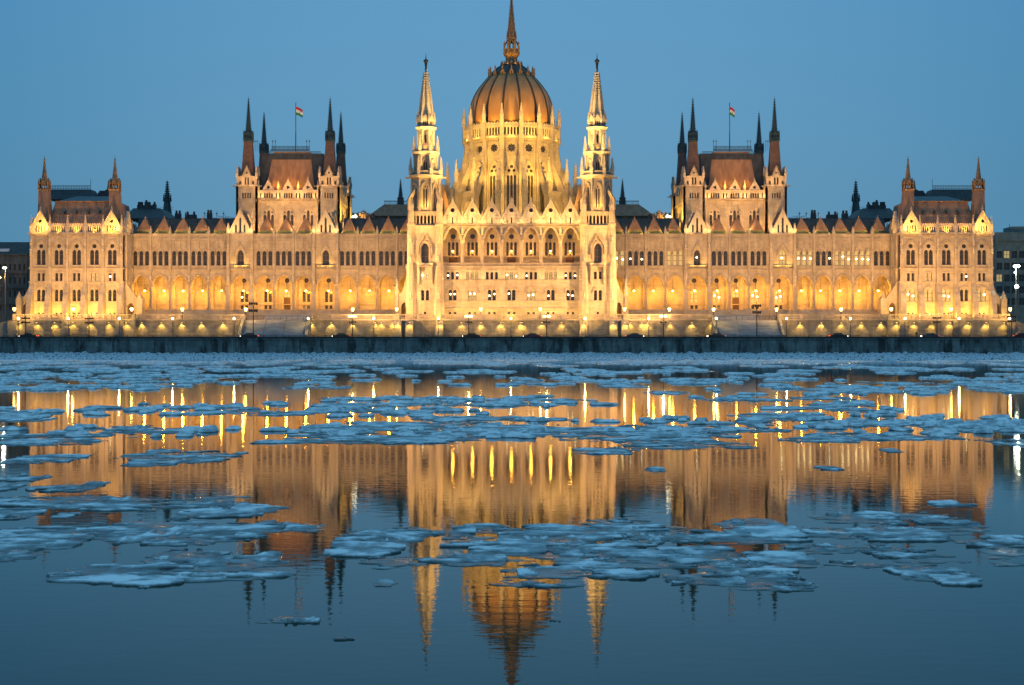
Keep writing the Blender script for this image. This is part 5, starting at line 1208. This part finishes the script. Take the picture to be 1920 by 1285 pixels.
def floe_mesh(a, b, seed, n, ragged=.55, hmax=.12, raw=None, snow=.22):
    """bumpy raft of snow ice, its ragged edge dipping below the water line; a, b half sizes in metres"""
    mb = raw[0] if raw else MB(); ox, oy = (raw[1], raw[2]) if raw else (0, 0)
    nx = n; ny = max(8, int(n*min(1.0, b/a))) if not raw else n
    H = {}
    for j in range(ny+1):
        for i in range(nx+1):
            u = -1.25+2.5*i/nx; v = -1.25+2.5*j/ny; x, y = u*a, v*b
            r2 = u*u+v*v
            w = Vector((x*.22+seed*7.1, y*.22, seed)); big = noise.fractal(w, .9, 2.1, 3)
            fine = noise.fractal(Vector((x*1.7, y*1.7+seed*3.3, seed*.5)), .75, 2.1, 4)
            med = noise.noise(Vector((x*.55+seed, y*.95+seed*1.9, seed))); st = noise.fractal(Vector((x*.5, y*2.6+seed, seed*2.2)), .8, 2.0, 3)
            edge = (1-r2)+ragged*(big*1.3+noise.noise(Vector((u*2.2+seed, v*2.2, 4)))*.9+st*1.1+fine*.6)-max(0, max(abs(u), abs(v))-1.02)*14
            sm = min(1, max(0, (med*1.5+st*.5+big*.6+min(edge, 1)*.55-snow)*2.2)); sm = sm*sm*(3-2*sm)
            if edge < 0: z = max(-.05, edge*.12)
            else: z = .004+min(edge, .25)*.05+max(0, fine)*.010+hmax*sm*(.55+.5*max(0, med)+fine*.25)
            z -= .004+.006*max(0, -st)
            H[i, j] = (x+ox, y+oy, max(-.05, z))
    idx = {}
    def V(k):
        if k not in idx: idx[k] = mb.P(*H[k])
        return idx[k]
    for j in range(ny):
        for i in range(nx):
            q = ((i, j), (i+1, j), (i+1, j+1), (i, j+1))
            if max(H[k][2] for k in q) > -.005: mb.face([V(k) for k in q])
    return mb
def gp(px, py):
    d = 2800*4/(py-642.5); return (px-961)*d/2800, -400+d
LANDM = [(0, 110, 'left pavilion outer corner'), (110, 245, 'left end pavilion'), (245, 440, 'left arcade'), (440, 540, 'left flag tower'), (540, 680, 'left flag tower right half'), (680, 770, 'arcade left of the dome'), (770, 835, 'left steeple'),
         (835, 960, 'left half of the dome'), (960, 1090, 'right half of the dome'), (1090, 1155, 'right steeple'), (1155, 1265, 'arcade right of the dome'), (1265, 1375, 'right flag tower left half'), (1375, 1490, 'right flag tower'), (1490, 1685, 'right arcade'), (1685, 1800, 'right end pavilion'), (1800, 1920, 'right pavilion outer corner')]
FLOES = []
def register(o, px, py, wpx): FLOES.append((o, px, py, wpx))
NEAR = [  # px, py centre, half width px, half height px
 (345, 856, 108, 10), (95, 862, 60, 8), (290, 871, 45, 5), (1300, 836, 120, 8), (1145, 845, 62, 7), (1237, 882, 20, 5), (1566, 880, 22, 4), (1680, 846, 16, 3),
 (60, 897, 42, 6), (130, 915, 62, 7), (20, 915, 30, 9), (190, 908, 22, 4),
 (150, 941, 170, 13), (330, 945, 140, 14), (20, 965, 60, 9), (500, 957, 52, 8), (420, 962, 70, 9), (135, 967, 20, 5), (240, 985, 22, 4),
 (110, 1005, 130, 17), (20, 1025, 130, 22), (290, 995, 130, 24), (450, 995, 90, 18), (380, 1012, 120, 14), (590, 990, 38, 8), (555, 985, 22, 4),
 (415, 1065, 130, 27), (245, 1078, 115, 17), (360, 1045, 70, 15), (520, 1075, 50, 9), (35, 1048, 40, 6), (300, 1090, 60, 10),
 (565, 1160, 70, 11), (667, 1199, 22, 5),
 (730, 1010, 82, 14), (790, 998, 60, 9), (700, 1032, 70, 12), (760, 1055, 70, 13), (860, 1000, 45, 10), (925, 992, 62, 9), (905, 1017, 62, 9), (965, 1030, 70, 12), (890, 1050, 70, 12),
 (1080, 1000, 105, 15), (1180, 985, 75, 11), (1010, 1012, 60, 12), (1065, 1058, 108, 25), (1150, 1030, 115, 18), (1250, 1000, 100, 14), (1230, 1045, 80, 20), (990, 1095, 60, 8), (1070, 1098, 50, 6), (1190, 1078, 60, 9),
 (1415, 985, 62, 12), (1385, 1008, 115, 13), (1470, 1003, 50, 12), (1345, 1040, 85, 16), (1400, 1065, 100, 18), (1330, 1085, 75, 12), (1440, 1095, 95, 14), (1505, 1100, 45, 8), (1480, 1050, 60, 14),
 (1620, 975, 85, 12), (1720, 970, 80, 9), (1590, 1000, 85, 12), (1690, 1000, 80, 14), (1795, 945, 40, 5), (1830, 990, 45, 10), (1560, 1030, 70, 9), (1650, 1030, 60, 10), (1740, 1045, 75, 13), (1765, 1075, 72, 15), (1640, 1062, 75, 10), (1810, 1090, 40, 8), (1890, 1055, 55, 12), (1910, 1015, 45, 11), (1900, 1035, 50, 12), (1850, 1020, 50, 9),
 (740, 1095, 22, 5), (1060, 1165, 14, 3)]
TEMPL = [floe_mesh(5.0, 3.1, 30+i*2.9, 60, 1.15, .05, snow=.38).mesh('ice_floe', M_ICE, 1, True) for i in range(14)]
TEMPS = [floe_mesh(1.5, .85, 70+i*3.7, 44, .8, .035, snow=.0).mesh('ice_floe', M_ICE, 1, True) for i in range(10)]
for k, (px, py, wx, hy) in enumerate(NEAR):
    x, y = gp(px, py); d = y+400; a = wx*d/2800; b = hy*d*d/11200.0
    small = wx < 60
    me = floe_mesh(a, b, k*1.37+2, 50 if small else 130, .95, min(.075, .10*a) if small else .038, snow=.1 if small else .36).mesh('ice_floe', M_ICE, 1, True)
    o = link('ice_floe', me, None, (x, y, 0)); register(o, px, py, wx)
    if wx >= 60:
        for q in range(2 if wx < 100 else 4):
            t_ = random.uniform(0, 2*PI); rr_ = random.uniform(.35, 1.0); qx = px+wx*rr_*math.cos(t_); qy = py+hy*rr_*1.05*math.sin(t_)
            x, y = gp(qx, qy); d = y+400; w_ = random.uniform(.16, .38)*wx; h_ = random.uniform(.25, .5)*hy
            o = link('ice_floe', random.choice(TEMPS), None, (x, y, 0)); o.scale = (w_*d/2800/1.5, h_*d*d/11200/.85, .9); o.rotation_euler.z = random.choice((0, PI)); register(o, qx, qy, w_)
random.seed(21)
def density(px, py):
    n = noise.noise(Vector((px*.0022, py*.032, 5.5)))*.5+noise.noise(Vector((px*.0008, py*.06, 9)))*.5
    if py > 835: return 0
    if py > 815: return .35*(1.2 if 600 < px < 1000 else .5)
    if py > 800: return .5+n*.8-(.25 if px > 1450 or px < 120 else 0)
    if py > 765: return .32+n*1.7
    if py > 735: return .2+n*2.0
    if py > 705: return .3+n*1.8
    return .9+n*.5
cnt = 0; tries = 0
while cnt < 82 and tries < 6000:
    tries += 1
    py = 714+(832-714)*random.random()**1.0; px = random.uniform(-60, 1980)
    if random.random() > density(px, py): continue
    x, y = gp(px, py); d = y+400
    wpx = random.uniform(22, 75)*(1.0+(py-714)/90.); hpx = random.uniform(1.4, 3.0)*(1+(py-714)/80.)
    a = wpx*d/2800; b = hpx*d*d/11200.
    o = link('ice_floe', random.choice(TEMPL), None, (x, y, 0)); o.scale = (a/5, b/3.1, 1.0+.004*(d-50)); o.rotation_euler.z = random.choice((0, PI))
    register(o, px, py, wpx); cnt += 1
# the dense far slush: beyond counting
sl = MB(); k = 0
for t in range(2000):
    py = 676+(830-676)*random.random()**1.45; px = random.uniform(-40, 1960)
    if random.random() > (density(px, py)*1.1 if py > 720 else max(.12, .42+1.3*noise.noise(Vector((px*.002, py*.12, 31))))): continue
    x, y = gp(px, py); d = y+400
    if d > 352 or py > 822: continue
    wpx = random.uniform(10, 55)*(.8 if py < 700 else .6); hpx = random.uniform(.6, 1.5)*(1 if py < 730 else 1.3)
    a = wpx*d/2800; b = hpx*d*d/11200.
    if y+b > -44: b = max(.5, -44-y)
    floe_mesh(a, b, 60+t*.77, 12, .5, .20, raw=(sl, x, y), snow=-.2); k += 1
tag(sl.build('drifting_slush', M_ICE, None, True), 'dense band of small broken ice drifting across the far water', None, None, 'stuff')
from collections import defaultdict
colm = defaultdict(list)
for o, px, py, wpx in FLOES:
    c = next((nm for a, b, nm in LANDM if a <= px < b), 'far left edge of the view' if px < 0 else 'far right edge of the view')
    colm[c].append((-py, o, wpx, py))
def ordinal(n):
    if n <= 20: return ORD[n-1]
    t = {2: 'twenty', 3: 'thirty', 4: 'forty'}[n//10]
    return (t[:-1]+'ieth') if n % 10 == 0 else t+'-'+ORD[n % 10-1]
for c, lst in colm.items():
    lst.sort(key=lambda q: q[0])
    for i, (_, o, wpx, py) in enumerate(lst):
        size = 'broad' if wpx > 95 else 'long' if wpx > 60 else 'small' if wpx > 30 else 'tiny'
        tag(o, '%s ice floe, %s from viewer toward %s' % (size, ordinal(i+1), c), 'ice floe', 'ice floes drifting on the river')

# ================================================================== lamps along the bank
def copy_tree(o, parent=None):
    c = o.copy(); COL.objects.link(c); c.parent = parent
    for ch in o.children: copy_tree(ch, c)
    return c
def near_name(px):
    for a, b, nm in ((0, 60, 'the far left corner'), (60, 245, 'the left end pavilion'), (245, 459, 'the left arcade'), (459, 585, 'the left river stairs'), (585, 745, 'the arcade between left stairs and steeple'), (745, 835, 'the left steeple'), (835, 1090, 'the central block'), (1090, 1180, 'the right steeple'), (1180, 1335, 'the arcade between right steeple and stairs'), (1335, 1465, 'the right river stairs'), (1465, 1670, 'the right arcade'), (1670, 1862, 'the right end pavilion'), (1862, 2000, 'the far right corner')):
        if a <= px < b: return nm
def labels_for(pxs, fmt):
    seen = defaultdict(list)
    for p in pxs: seen[near_name(p)].append(p)
    out = []
    for p in pxs:
        l = sorted(seen[near_name(p)]); n = len(l)
        pos = '' if n == 1 else (('left ' if l.index(p) == 0 else 'right ') if n == 2 else ORD[l.index(p)]+' ')
        out.append(fmt % (pos, near_name(p)))
    return out
# street lamps
t0 = empty('street_lamp', (0, 0, 0)); m = MB(); m.loft(0, 0, [(0, .16), (.5, .12), (4.6, .07)], 6); m.tube([(0, 0, 4.5), (.1, -.1, 4.8)], .05, 4); m.build('pole', M_STEEL, t0)
m = MB(); m.ball(0, -.1, 5.05, .27, 8); m.build('lamp_head', M_LAMPW, t0, True)
SL = [37, 130, 226, 325.7, 441, 580, 702.7, 824, 960, 1099, 1218, 1345, 1477, 1596.8, 1698.8, 1800, 1895]
for i, (p, lb) in enumerate(zip(SL, labels_for(SL, '%sslim white globe street lamp on road below %s'))):
    o = t0 if i == 0 else copy_tree(t0); o.location = (F(-27).X(p), -27, 4.9); tag(o, ' '.join(lb.split()), 'street lamp', 'slim street lamps along the river road')
    point(F(-27).X(p), -27.3, 10.4, 250, WARM, .2)
# terrace lanterns
t0 = empty('terrace_lantern', (0, 0, 0)); m = MB(); m.loft(0, 0, [(0, .34), (.3, .34), (.4, .18), (.9, .12), (1.0, .2), (1.1, .1), (2.0, .07), (2.1, .2), (2.2, .26)], 6); m.loft(0, 0, [(3.0, .34), (3.15, .2), (3.3, .04)], 6); m.build('post', M_IRON, t0)
m = MB(); m.loft(0, 0, [(2.2, .22), (2.9, .36), (3.0, .34)], 6); m.build('lantern_glass', M_LAMPY, t0)
TL = [29, 139, 249, 344, 463, 663.6, 746, 903.7, 1015, 1173, 1257, 1340, 1458, 1579, 1673, 1785, 1896]
for i, (p, lb) in enumerate(zip(TL, labels_for(TL, '%sblack terrace lantern with yellow light before %s'))):
    yy = -22.6 if (p < 250 or 740 < p < 1180 or p > 1670) else -20.2
    o = t0 if i == 0 else copy_tree(t0); o.location = (F(yy).X(p), yy, 9.75); o.scale = (1, 1, 1.0); tag(o, ' '.join(lb.split()), 'lantern', 'black lanterns on the terrace')
    point(F(yy).X(p), yy-.5, 12.6, 45, WARM, .2)
# globe cluster masts
t0 = empty('cluster_lamp', (0, 0, 0)); m = MB(); m.loft(0, 0, [(0, .3), (1, .2), (9.5, .12), (10.6, .1), (10.9, .03)], 6)
for k in range(4):
    a = k*PI/2+.4; m.tube([(0, 0, 8.2), (1.0*math.cos(a), 1.0*math.sin(a), 8.3), (1.3*math.cos(a), 1.3*math.sin(a), 9.2)], .06, 4); m.tube([(0, 0, 6.2), (1.0*math.cos(a), 1.0*math.sin(a), 6.2), (1.2*math.cos(a), 1.2*math.sin(a), 6.9)], .06, 4)
m.build('mast', M_IRON, t0)
for k in range(4):
    a = k*PI/2+.4
    g1 = MB(); g1.loft(1.3*math.cos(a), 1.3*math.sin(a), [(9.2, .12), (9.5, .34), (10.0, .38), (10.3, .12)], 7); g1.build('globe', M_LAMPY, t0)
    g1 = MB(); g1.loft(1.2*math.cos(a), 1.2*math.sin(a), [(6.9, .12), (7.1, .26), (7.5, .3), (7.7, .1)], 7); g1.build('shade', M_IRON, t0)
CL = [663, 881, 1027, 1246]
for i, (p, lb) in enumerate(zip(CL, labels_for(CL, '%siron mast with cluster of glowing globes before %s'))):
    o = t0 if i == 0 else copy_tree(t0); o.location = (F(-36.5).X(p), -36.5, 4.9); o.scale = (.62, .62, .56); tag(o, ' '.join(lb.split()), 'cluster lamp', 'masts with clusters of globes')
    point(F(-36.5).X(p), -36.5, 11.5, 110, PALE, .3)
# floodlight masts
t0 = empty('floodlight_mast', (0, 0, 0)); m = MB(); m.loft(0, 0, [(0, .22), (1, .16), (8.0, .1)], 6)
for z in (5.6, 7.0): m.tube([(-1.3, 0, z), (1.3, 0, z)], .06, 4)
m.build('mast', M_IRON, t0)
for z in (5.6, 7.0):
    for x in (-1.2, -.5, .5, 1.2): q = MB(); q.box(x-.24, x+.24, -.1, .45, z-.28, z+.26); q.box(x-.05, x+.05, -.15, 0, z-.1, z+.35); q.build('floodlight_housing', M_IRON, t0)
FM = [(50, .72), (169, .72), (477, 1.22), (1421, 1.15), (1759, .74), (1899, .78)]
for i, ((p, sc2), lb) in enumerate(zip(FM, labels_for([q[0] for q in FM], '%sdark mast carrying two rows of floodlights in front of %s'))):
    o = t0 if i == 0 else copy_tree(t0); o.location = (F(-37).X(p), -37.0, 4.9); o.scale = (.72, .72, sc2*.98 if sc2 < 1 else sc2); tag(o, ' '.join(lb.split()), 'floodlight mast', 'masts carrying floodlights')
# the masts' beams and the beams from lamp standards: wide even wash over the facade
for p, tx in ((50, 80), (169, 150), (169, 220), (300, 330), (477, 400), (477, 540), (663, 640), (663, 720)):
    for sg in (1, -1):
        x = F(-37).X(p)*sg; spot(x, -36.0, 11.8, W0.X(tx)*sg, 0, 30, 1900, 90, PINK, 1.0, .5)
for sg in (-1, 1):
    spot(F(-37).X(881)*sg, -36.0, 11.0, CB.X(800)*sg, -10, 34, 520, 100, PINK, 1.0, .5)
    spot(F(-37).X(905)*sg, -36.0, 11.0, CB.X(905)*sg, -10, 26, 400, 100, PINK, 1.0, .5)

# a row of floods behind the balustrade, raking up the walls
for sg in (-1, 1):
    for p in (62, 96, 129, 162, 196, 230): spot(F(-22.5).X(p)*sg, -22.3, 10.6, PV.X(p)*sg, -8, 27, 95, 118, PINK, .8, .3)
    for p in range(262, 750, 44): spot(W0.X(p)*sg, -20.3, 10.6, W0.X(p)*sg, 0, 31, 330, 84, PINK, .9, .3)
    for p in (785, 818, 850, 887, 923): spot(CB.X(p)*sg, -22.6, 10.6, CB.X(p)*sg, -10, 27, 48, 118, PINK, .8, .3)
# narrow beams thrown from the masts onto the high parts
for sg in (-1, 1):
    spot(F(-37).X(881)*sg, -36.4, 12.2, 22.6*sg, -10, 46, 15000, 34, WARM, .5, .5)
    spot(F(-37).X(881)*sg, -36.4, 12.4, 22.6*sg, -7, 67, 44000, 24, PALE, .5, .5)
    spot(F(-37).X(477)*sg, -36.4, 13.0, 60*sg, 12, 42, 30000, 46, PINK, .5, .5)
# small downlights on the embankment wall
DL = [38, 71, 105, 139, 172, 206, 239, 268, 305, 343, 380, 420, 457, 586, 623, 663, 706, 717, 738, 748, 770, 826, 867, 904, 941]
DL = DL + [1922-p for p in DL if p != 38] + [978-0*1] 
DL = sorted(set(DL) | {1884})
m = MB(); m.box(-.22, .22, -.45, 0, 0, .16); m.tube([(0, 0, .1), (0, -.3, .1)], .05, 4); dl_h = m.mesh('hood', M_IRON, 1)
m = MB(); m.box(-.16, .16, -.4, -.08, -.05, -.002); dl_g = m.mesh('lens', M_LAMPY, 1)
for i, (p, lb) in enumerate(zip(DL, labels_for(DL, '%ssmall yellow downlight on the embankment wall below %s'))):
    proud = p < 255 or 745 < p < 1177 or p > 1667
    yy = -24.4 if proud else -21.7
    if any(abs(p-q) < 3 or abs(1922-p-q) < 3 for q in (748, 770, 826)): yy = -25.2
    x = F(yy).X(p); t = tag(empty('wall_light', (x, yy, 9.0)), ' '.join(lb.split()), 'wall light', 'downlights along the embankment wall')
    link('hood', dl_h, t, (0, 0, 0)); link('lens', dl_g, t, (0, 0, 0))
    spot(x, yy-.32, 8.93, x, yy+.12, 6.9, 66, 100, (1, .56, .09), .6, .06)

# ================================================================== neighbours
bl = tag(empty('apartment_block', (F(30).X(15), 34, 4.9)), 'dark stone apartment block with snowy mansard roof at the far left', 'building')
f = F(30); m = MB(); hs = []
for zz in (500, 525, 550, 575):
    for px in range(-60, 50, 9): hs.append(arch(f.X(px), f.Z(zz+7), 3.4*f.s, f.Z(zz-3), 2*f.s, False))
M_OLD = noisy('sooty_stucco', (.10, .095, .085), (.17, .16, .14), .8, .85, stretch=(1, 1, .3))
m.panel([(f.X(-66), 4.9), (f.X(52), 4.9), (f.X(52), f.Z(478)), (f.X(-66), f.Z(478))], hs, 30, 30.6); m.box(f.X(-66), f.X(52), 31.2, 60, 4.9, f.Z(479))
for zz in (478, 512, 540, 570): m.box(f.X(-66), f.X(52)+.3, 29.5, 30.02, f.Z(zz+1), f.Z(zz-1.4))
m.build('wall', M_OLD, bl)
m = MB(); m.hip((f.X(-66), f.X(52), 30.2, 60), (f.X(-66), f.X(44), 35, 55), f.Z(476.5), f.Z(452)); m.build('roof', M_DARK, bl)
m = MB(); m.box(f.X(-66), f.X(16), 31.2, 33.4, f.Z(472), f.Z(466)); m.build('roof_snow', M_SNOW, bl)
for px in (-30, 5, 30, 38): m = MB(); m.box(f.X(px)-.7, f.X(px)+.7, 44, 46, f.Z(456), f.Z(448)); m.build('chimney', M_DARK, bl)
for zz in (500, 525, 550, 575):
    for px in range(-24, 50, 9): window(bl, [(f.X(px), f.Z(zz+7), 3.4*f.s, 12*f.s)], 30.4)
f = F(40); ob = tag(empty('office_block', (f.X(1905), 44, 4.9)), 'dark glass office block with flat roof at the far right', 'building')
m = MB(); hs = []
for zz in (478, 500, 522, 544, 566):
    for px in range(1876, 2010, 14): hs.append(rect(f.X(px), f.Z(zz+6), 11*f.s, 13*f.s))
M_CONC = noisy('grey_green_cladding', (.10, .13, .12), (.16, .19, .18), .6, .6)
m.panel([(f.X(1868), 4.9), (f.X(2018), 4.9), (f.X(2018), f.Z(437)), (f.X(1868), f.Z(437))], hs, 40, 40.5); m.box(f.X(1868), f.X(2018), 41.0, 70, 4.9, f.Z(438)); m.box(f.X(1868), f.X(2018), 39.5, 40, f.Z(452), f.Z(436)); m.build('wall', M_CONC, ob)
k = 0
for zz in (478, 500, 522, 544, 566):
    for px in range(1876, 1960, 14):
        window(ob, [(f.X(px), f.Z(zz+6), 11*f.s, 13*f.s)], 40.3, lit=1 if (zz, px) in ((478, 1890), (522, 1876)) else 0, bars=1)
m = MB(); m.box(f.X(1908), f.X(1940), 44, 52, f.Z(436), f.Z(423)); m.tube([(f.X(1903), 44, f.Z(436)), (f.X(1903), 44, f.Z(419))], .1, 4); m.build('roof_plant', M_CONC, ob)
# tall lamps beside the neighbours
def tall_lamp(px, Y, top, label, heads, mt, pw, c, big=None):
    f = F(Y); t = tag(empty('tall_street_lamp', (f.X(px), Y, 4.9)), label, 'street lamp', 'tall lamps beyond the ends of the building')
    m = MB(); m.tube([(f.X(px), Y, 4.9), (f.X(px), Y, f.Z(top))], .16, 6)
    for dx, zz, r in heads: m.tube([(f.X(px), Y, f.Z(zz)), (f.X(px+dx), Y-.4, f.Z(zz)+.1)], .07, 4)
    m.build('pole', M_STEEL, t)
    for dx, zz, r in heads: m = MB(); m.ball(f.X(px+dx), Y-.5, f.Z(zz)-.1, r, 8); m.build('lamp_head', mt, t, True)
    point(f.X(px), Y-1.5, f.Z(heads[0][1]), pw, c, .3)
tall_lamp(12, -6, 502, 'tall slim lamp with white head at the far left', [(-1.5, 502, .3), (1.5, 502, .3)], M_LAMPW, 500, (1, .95, .8))
tall_lamp(1, -2, 518, 'orange street lamp at the very left edge of the view', [(1.5, 520, .34)], M_LAMPY, 300, AMB)
tall_lamp(1907, -4, 498, 'tall lamp with two white heads and glaring lower lamp at the far right', [(-3.5, 499, .34), (3.5, 499, .34), (-2.5, 511, .26), (0, 537, .5)], M_LAMPG, 2600, (.95, 1, .75))
for i, (px, w_, lb) in enumerate(((1915, 34, 'dark rounded evergreen hedge beside the right ramp'), (-8, 14, 'dark low evergreen hedge beyond the left ramp'))):
    f = F(0); m = MB(); random.seed(5+i)
    for k in range(2600):
        a = random.uniform(0, 2*PI); r = random.random()**.4; zz = random.random()
        x = f.X(px)+math.cos(a)*r*w_*f.s; y_ = 2+math.sin(a)*r*3; z = 4.9+zz*4.6*(1-.5*r*r)+noise.noise(Vector((x, y_, zz)))*.6
        s_ = .22; v1 = Vector((random.uniform(-1, 1), random.uniform(-1, 1), random.uniform(-1, 1)))*s_; v2 = Vector((random.uniform(-1, 1), random.uniform(-1, 1), random.uniform(-1, 1)))*s_
        m.face([m.P(x, y_, z), m.P(x+v1.x, y_+v1.y, z+v1.z), m.P(x+v2.x, y_+v2.y, z+v2.z)])
    tag(m.build('hedge', mat('evergreen_leaves', (.03, .05, .03), .7)), lb, 'hedge')

# ================================================================== cars and walker
def make_car(name, paint, kind=0):
    t = empty(name, (0, 0, 0)); m = MB()
    prof = [(-2.1, .35), (-2.1, .8), (-1.9, .95), (-1.2, 1.0), (-.6, 1.42), (.75, 1.45), (1.45, .98), (2.0, .9), (2.15, .7), (2.15, .35)]
    m.panel(prof[::-1], [], -.82, .82); m.build('body', mat('car_paint', paint, .25, .3), t)
    m = MB(); m.panel([(-1.1, 1.0), (1.35, .98), (.72, 1.38), (-.56, 1.36)], [], -.84, .84); m.build('window', M_GLASS, t)
    for x in (-1.3, 1.35):
        for y_ in (-.78, .78):
            m = MB(); m.tube([(x, y_-.1, .33), (x, y_+.1, .33)], .33, 10); w = m.build('wheel', mat('tyre', (.02, .02, .02), .8) if 'tyre' not in bpy.data.materials else bpy.data.materials['tyre'], t)
    for y_ in (-.6, .6):
        m = MB(); m.ball(-2.1, y_, .68, .15); m.build('headlight', M_LAMPW, t)
        m = MB(); m.box(2.14, 2.2, y_-.18, y_+.18, .7, .85); m.build('tail_light', mat('red_lamp', (.5, .02, .01), .4, emit=(1, .08, .03), es=4) if 'red_lamp' not in bpy.data.materials else bpy.data.materials['red_lamp'], t)
    return t
CARS = [(56, -30, 0, (.03, .035, .045), 'dark blue car with headlights on, below the left end pavilion'), (470, -30, 0, (.02, .03, .04), 'dark car driving past the left river stairs'), (642, -30.5, 0, (.025, .022, .02), 'black car between the left stairs and the left steeple'),
        (886, -30.4, 0, (.03, .025, .02), 'dark brown car below the left part of the central block'), (1000, -30, 0, (.10, .03, .05), 'dark red car just right of the middle of the road'), (1192, -33, PI, (.05, .07, .10), 'blue grey car just right of the right steeple'),
        (1345, -30.2, 0, (.03, .04, .05), 'dark grey car driving past the right river stairs'), (1574, -33, PI, (.02, .02, .022), 'black car passing below the right arcade'), (1745, -30, 0, (.10, .11, .13), 'silver grey car below the right end pavilion'), (1917, -31, PI, (.12, .02, .02), 'red car at the right edge of the road')]
for px, Y, rz, col, lb in CARS:
    c = make_car('car', col); c.location = (F(Y).X(px), Y, 4.9); c.rotation_euler.z = rz; tag(c, lb, 'car', 'cars on the river road')
# parked car on the ramp
def person(px, Y, label, coat):
    me = bpy.data.meshes.new('person')
    V = [(0, 0, .92), (0, 0, 1.12), (0, .0, 1.40), (0, .01, 1.52), (0, -.01, 1.66), (0, -.01, 1.76),
         (-.10, 0, .88), (-.16, -.04, .50), (-.30, .02, .10), (-.20, .0, .04), (.10, 0, .88), (.15, -.08, .50), (.34, -.02, .12), (.42, -.0, .06),
         (-.19, 0, 1.40), (-.26, .03, 1.13), (-.18, -.06, .90), (.19, 0, 1.40), (.25, -.03, 1.13), (.32, -.06, .92)]
    E = [(0, 1), (1, 2), (2, 3), (3, 4), (4, 5), (0, 6), (6, 7), (7, 8), (8, 9), (0, 10), (10, 11), (11, 12), (12, 13), (2, 14), (14, 15), (15, 16), (2, 17), (17, 18), (18, 19)]
    me.from_pydata(V, E, []); o = bpy.data.objects.new('person', me); COL.objects.link(o)
    sk = o.modifiers.new('skin', 'SKIN'); o.modifiers.new('sub', 'SUBSURF').levels = 1
    R = [.16, .15, .17, .06, .10, .07, .10, .075, .05, .04, .10, .075, .05, .04, .08, .055, .035, .08, .055, .035]
    for v, r in zip(me.skin_vertices[0].data, R): v.radius = (r, r)
    me.skin_vertices[0].data[0].use_root = True
    me.materials.append(mat('dark_coat', coat, .8)); o.location = (F(Y).X(px), Y, 5.04); return tag(o, label, 'person')
person(1720.5, -27.6, 'person in dark coat striding along the pavement below the right pavilion', (.012, .012, .014))

# ================================================================== flags
def flag_pole(sg, label):
    f = F(26); x = f.X(556.5)*sg if sg == 1 else -f.X(1922-1370)*1.0
    z0 = F(20).Z(281); z1 = f.Z(194)
    t = tag(empty('flagpole', (x, 26, z0)), label, 'flagpole', 'flagpoles on the square towers')
    m = MB(); m.loft(x, 26, [(z0-.3, .2), (z0+1, .14), (z1-.2, .09), (z1, .16), (z1+.25, .03)], 8); m.build('pole', M_STEEL, t)
    w = 1.9 if sg == 1 else 1.3; h = 2.3; m = MB(); nu, nv = 12, 6; rows = []
    for j in range(nv+1):
        rows.append([m.P(x+.1+w*i/nu, 26+.28*math.sin(i*.9+j*.2)*i/nu, z1-1.0-h*j/nv-.9*(i/nu)**1.5) for i in range(nu+1)])
    for j in range(nv):
        m.mi = j//2
        for i in range(nu): m.face((rows[j][i], rows[j+1][i], rows[j+1][i+1], rows[j][i+1]))
    m.build('flag', [mat('red_cloth', (.55, .04, .03), .8), mat('white_cloth', (.8, .8, .78), .8), mat('green_cloth', (.04, .25, .08), .8)], t)
    spot(x-.8, 23.5, z0+.5, x+.6, 26, z1-2, 500, 30, PALE)
flag_pole(1, 'tall pole with red, white and green flag on the left square tower')
flag_pole(-1, 'tall pole with red, white and green flag on the right square tower')
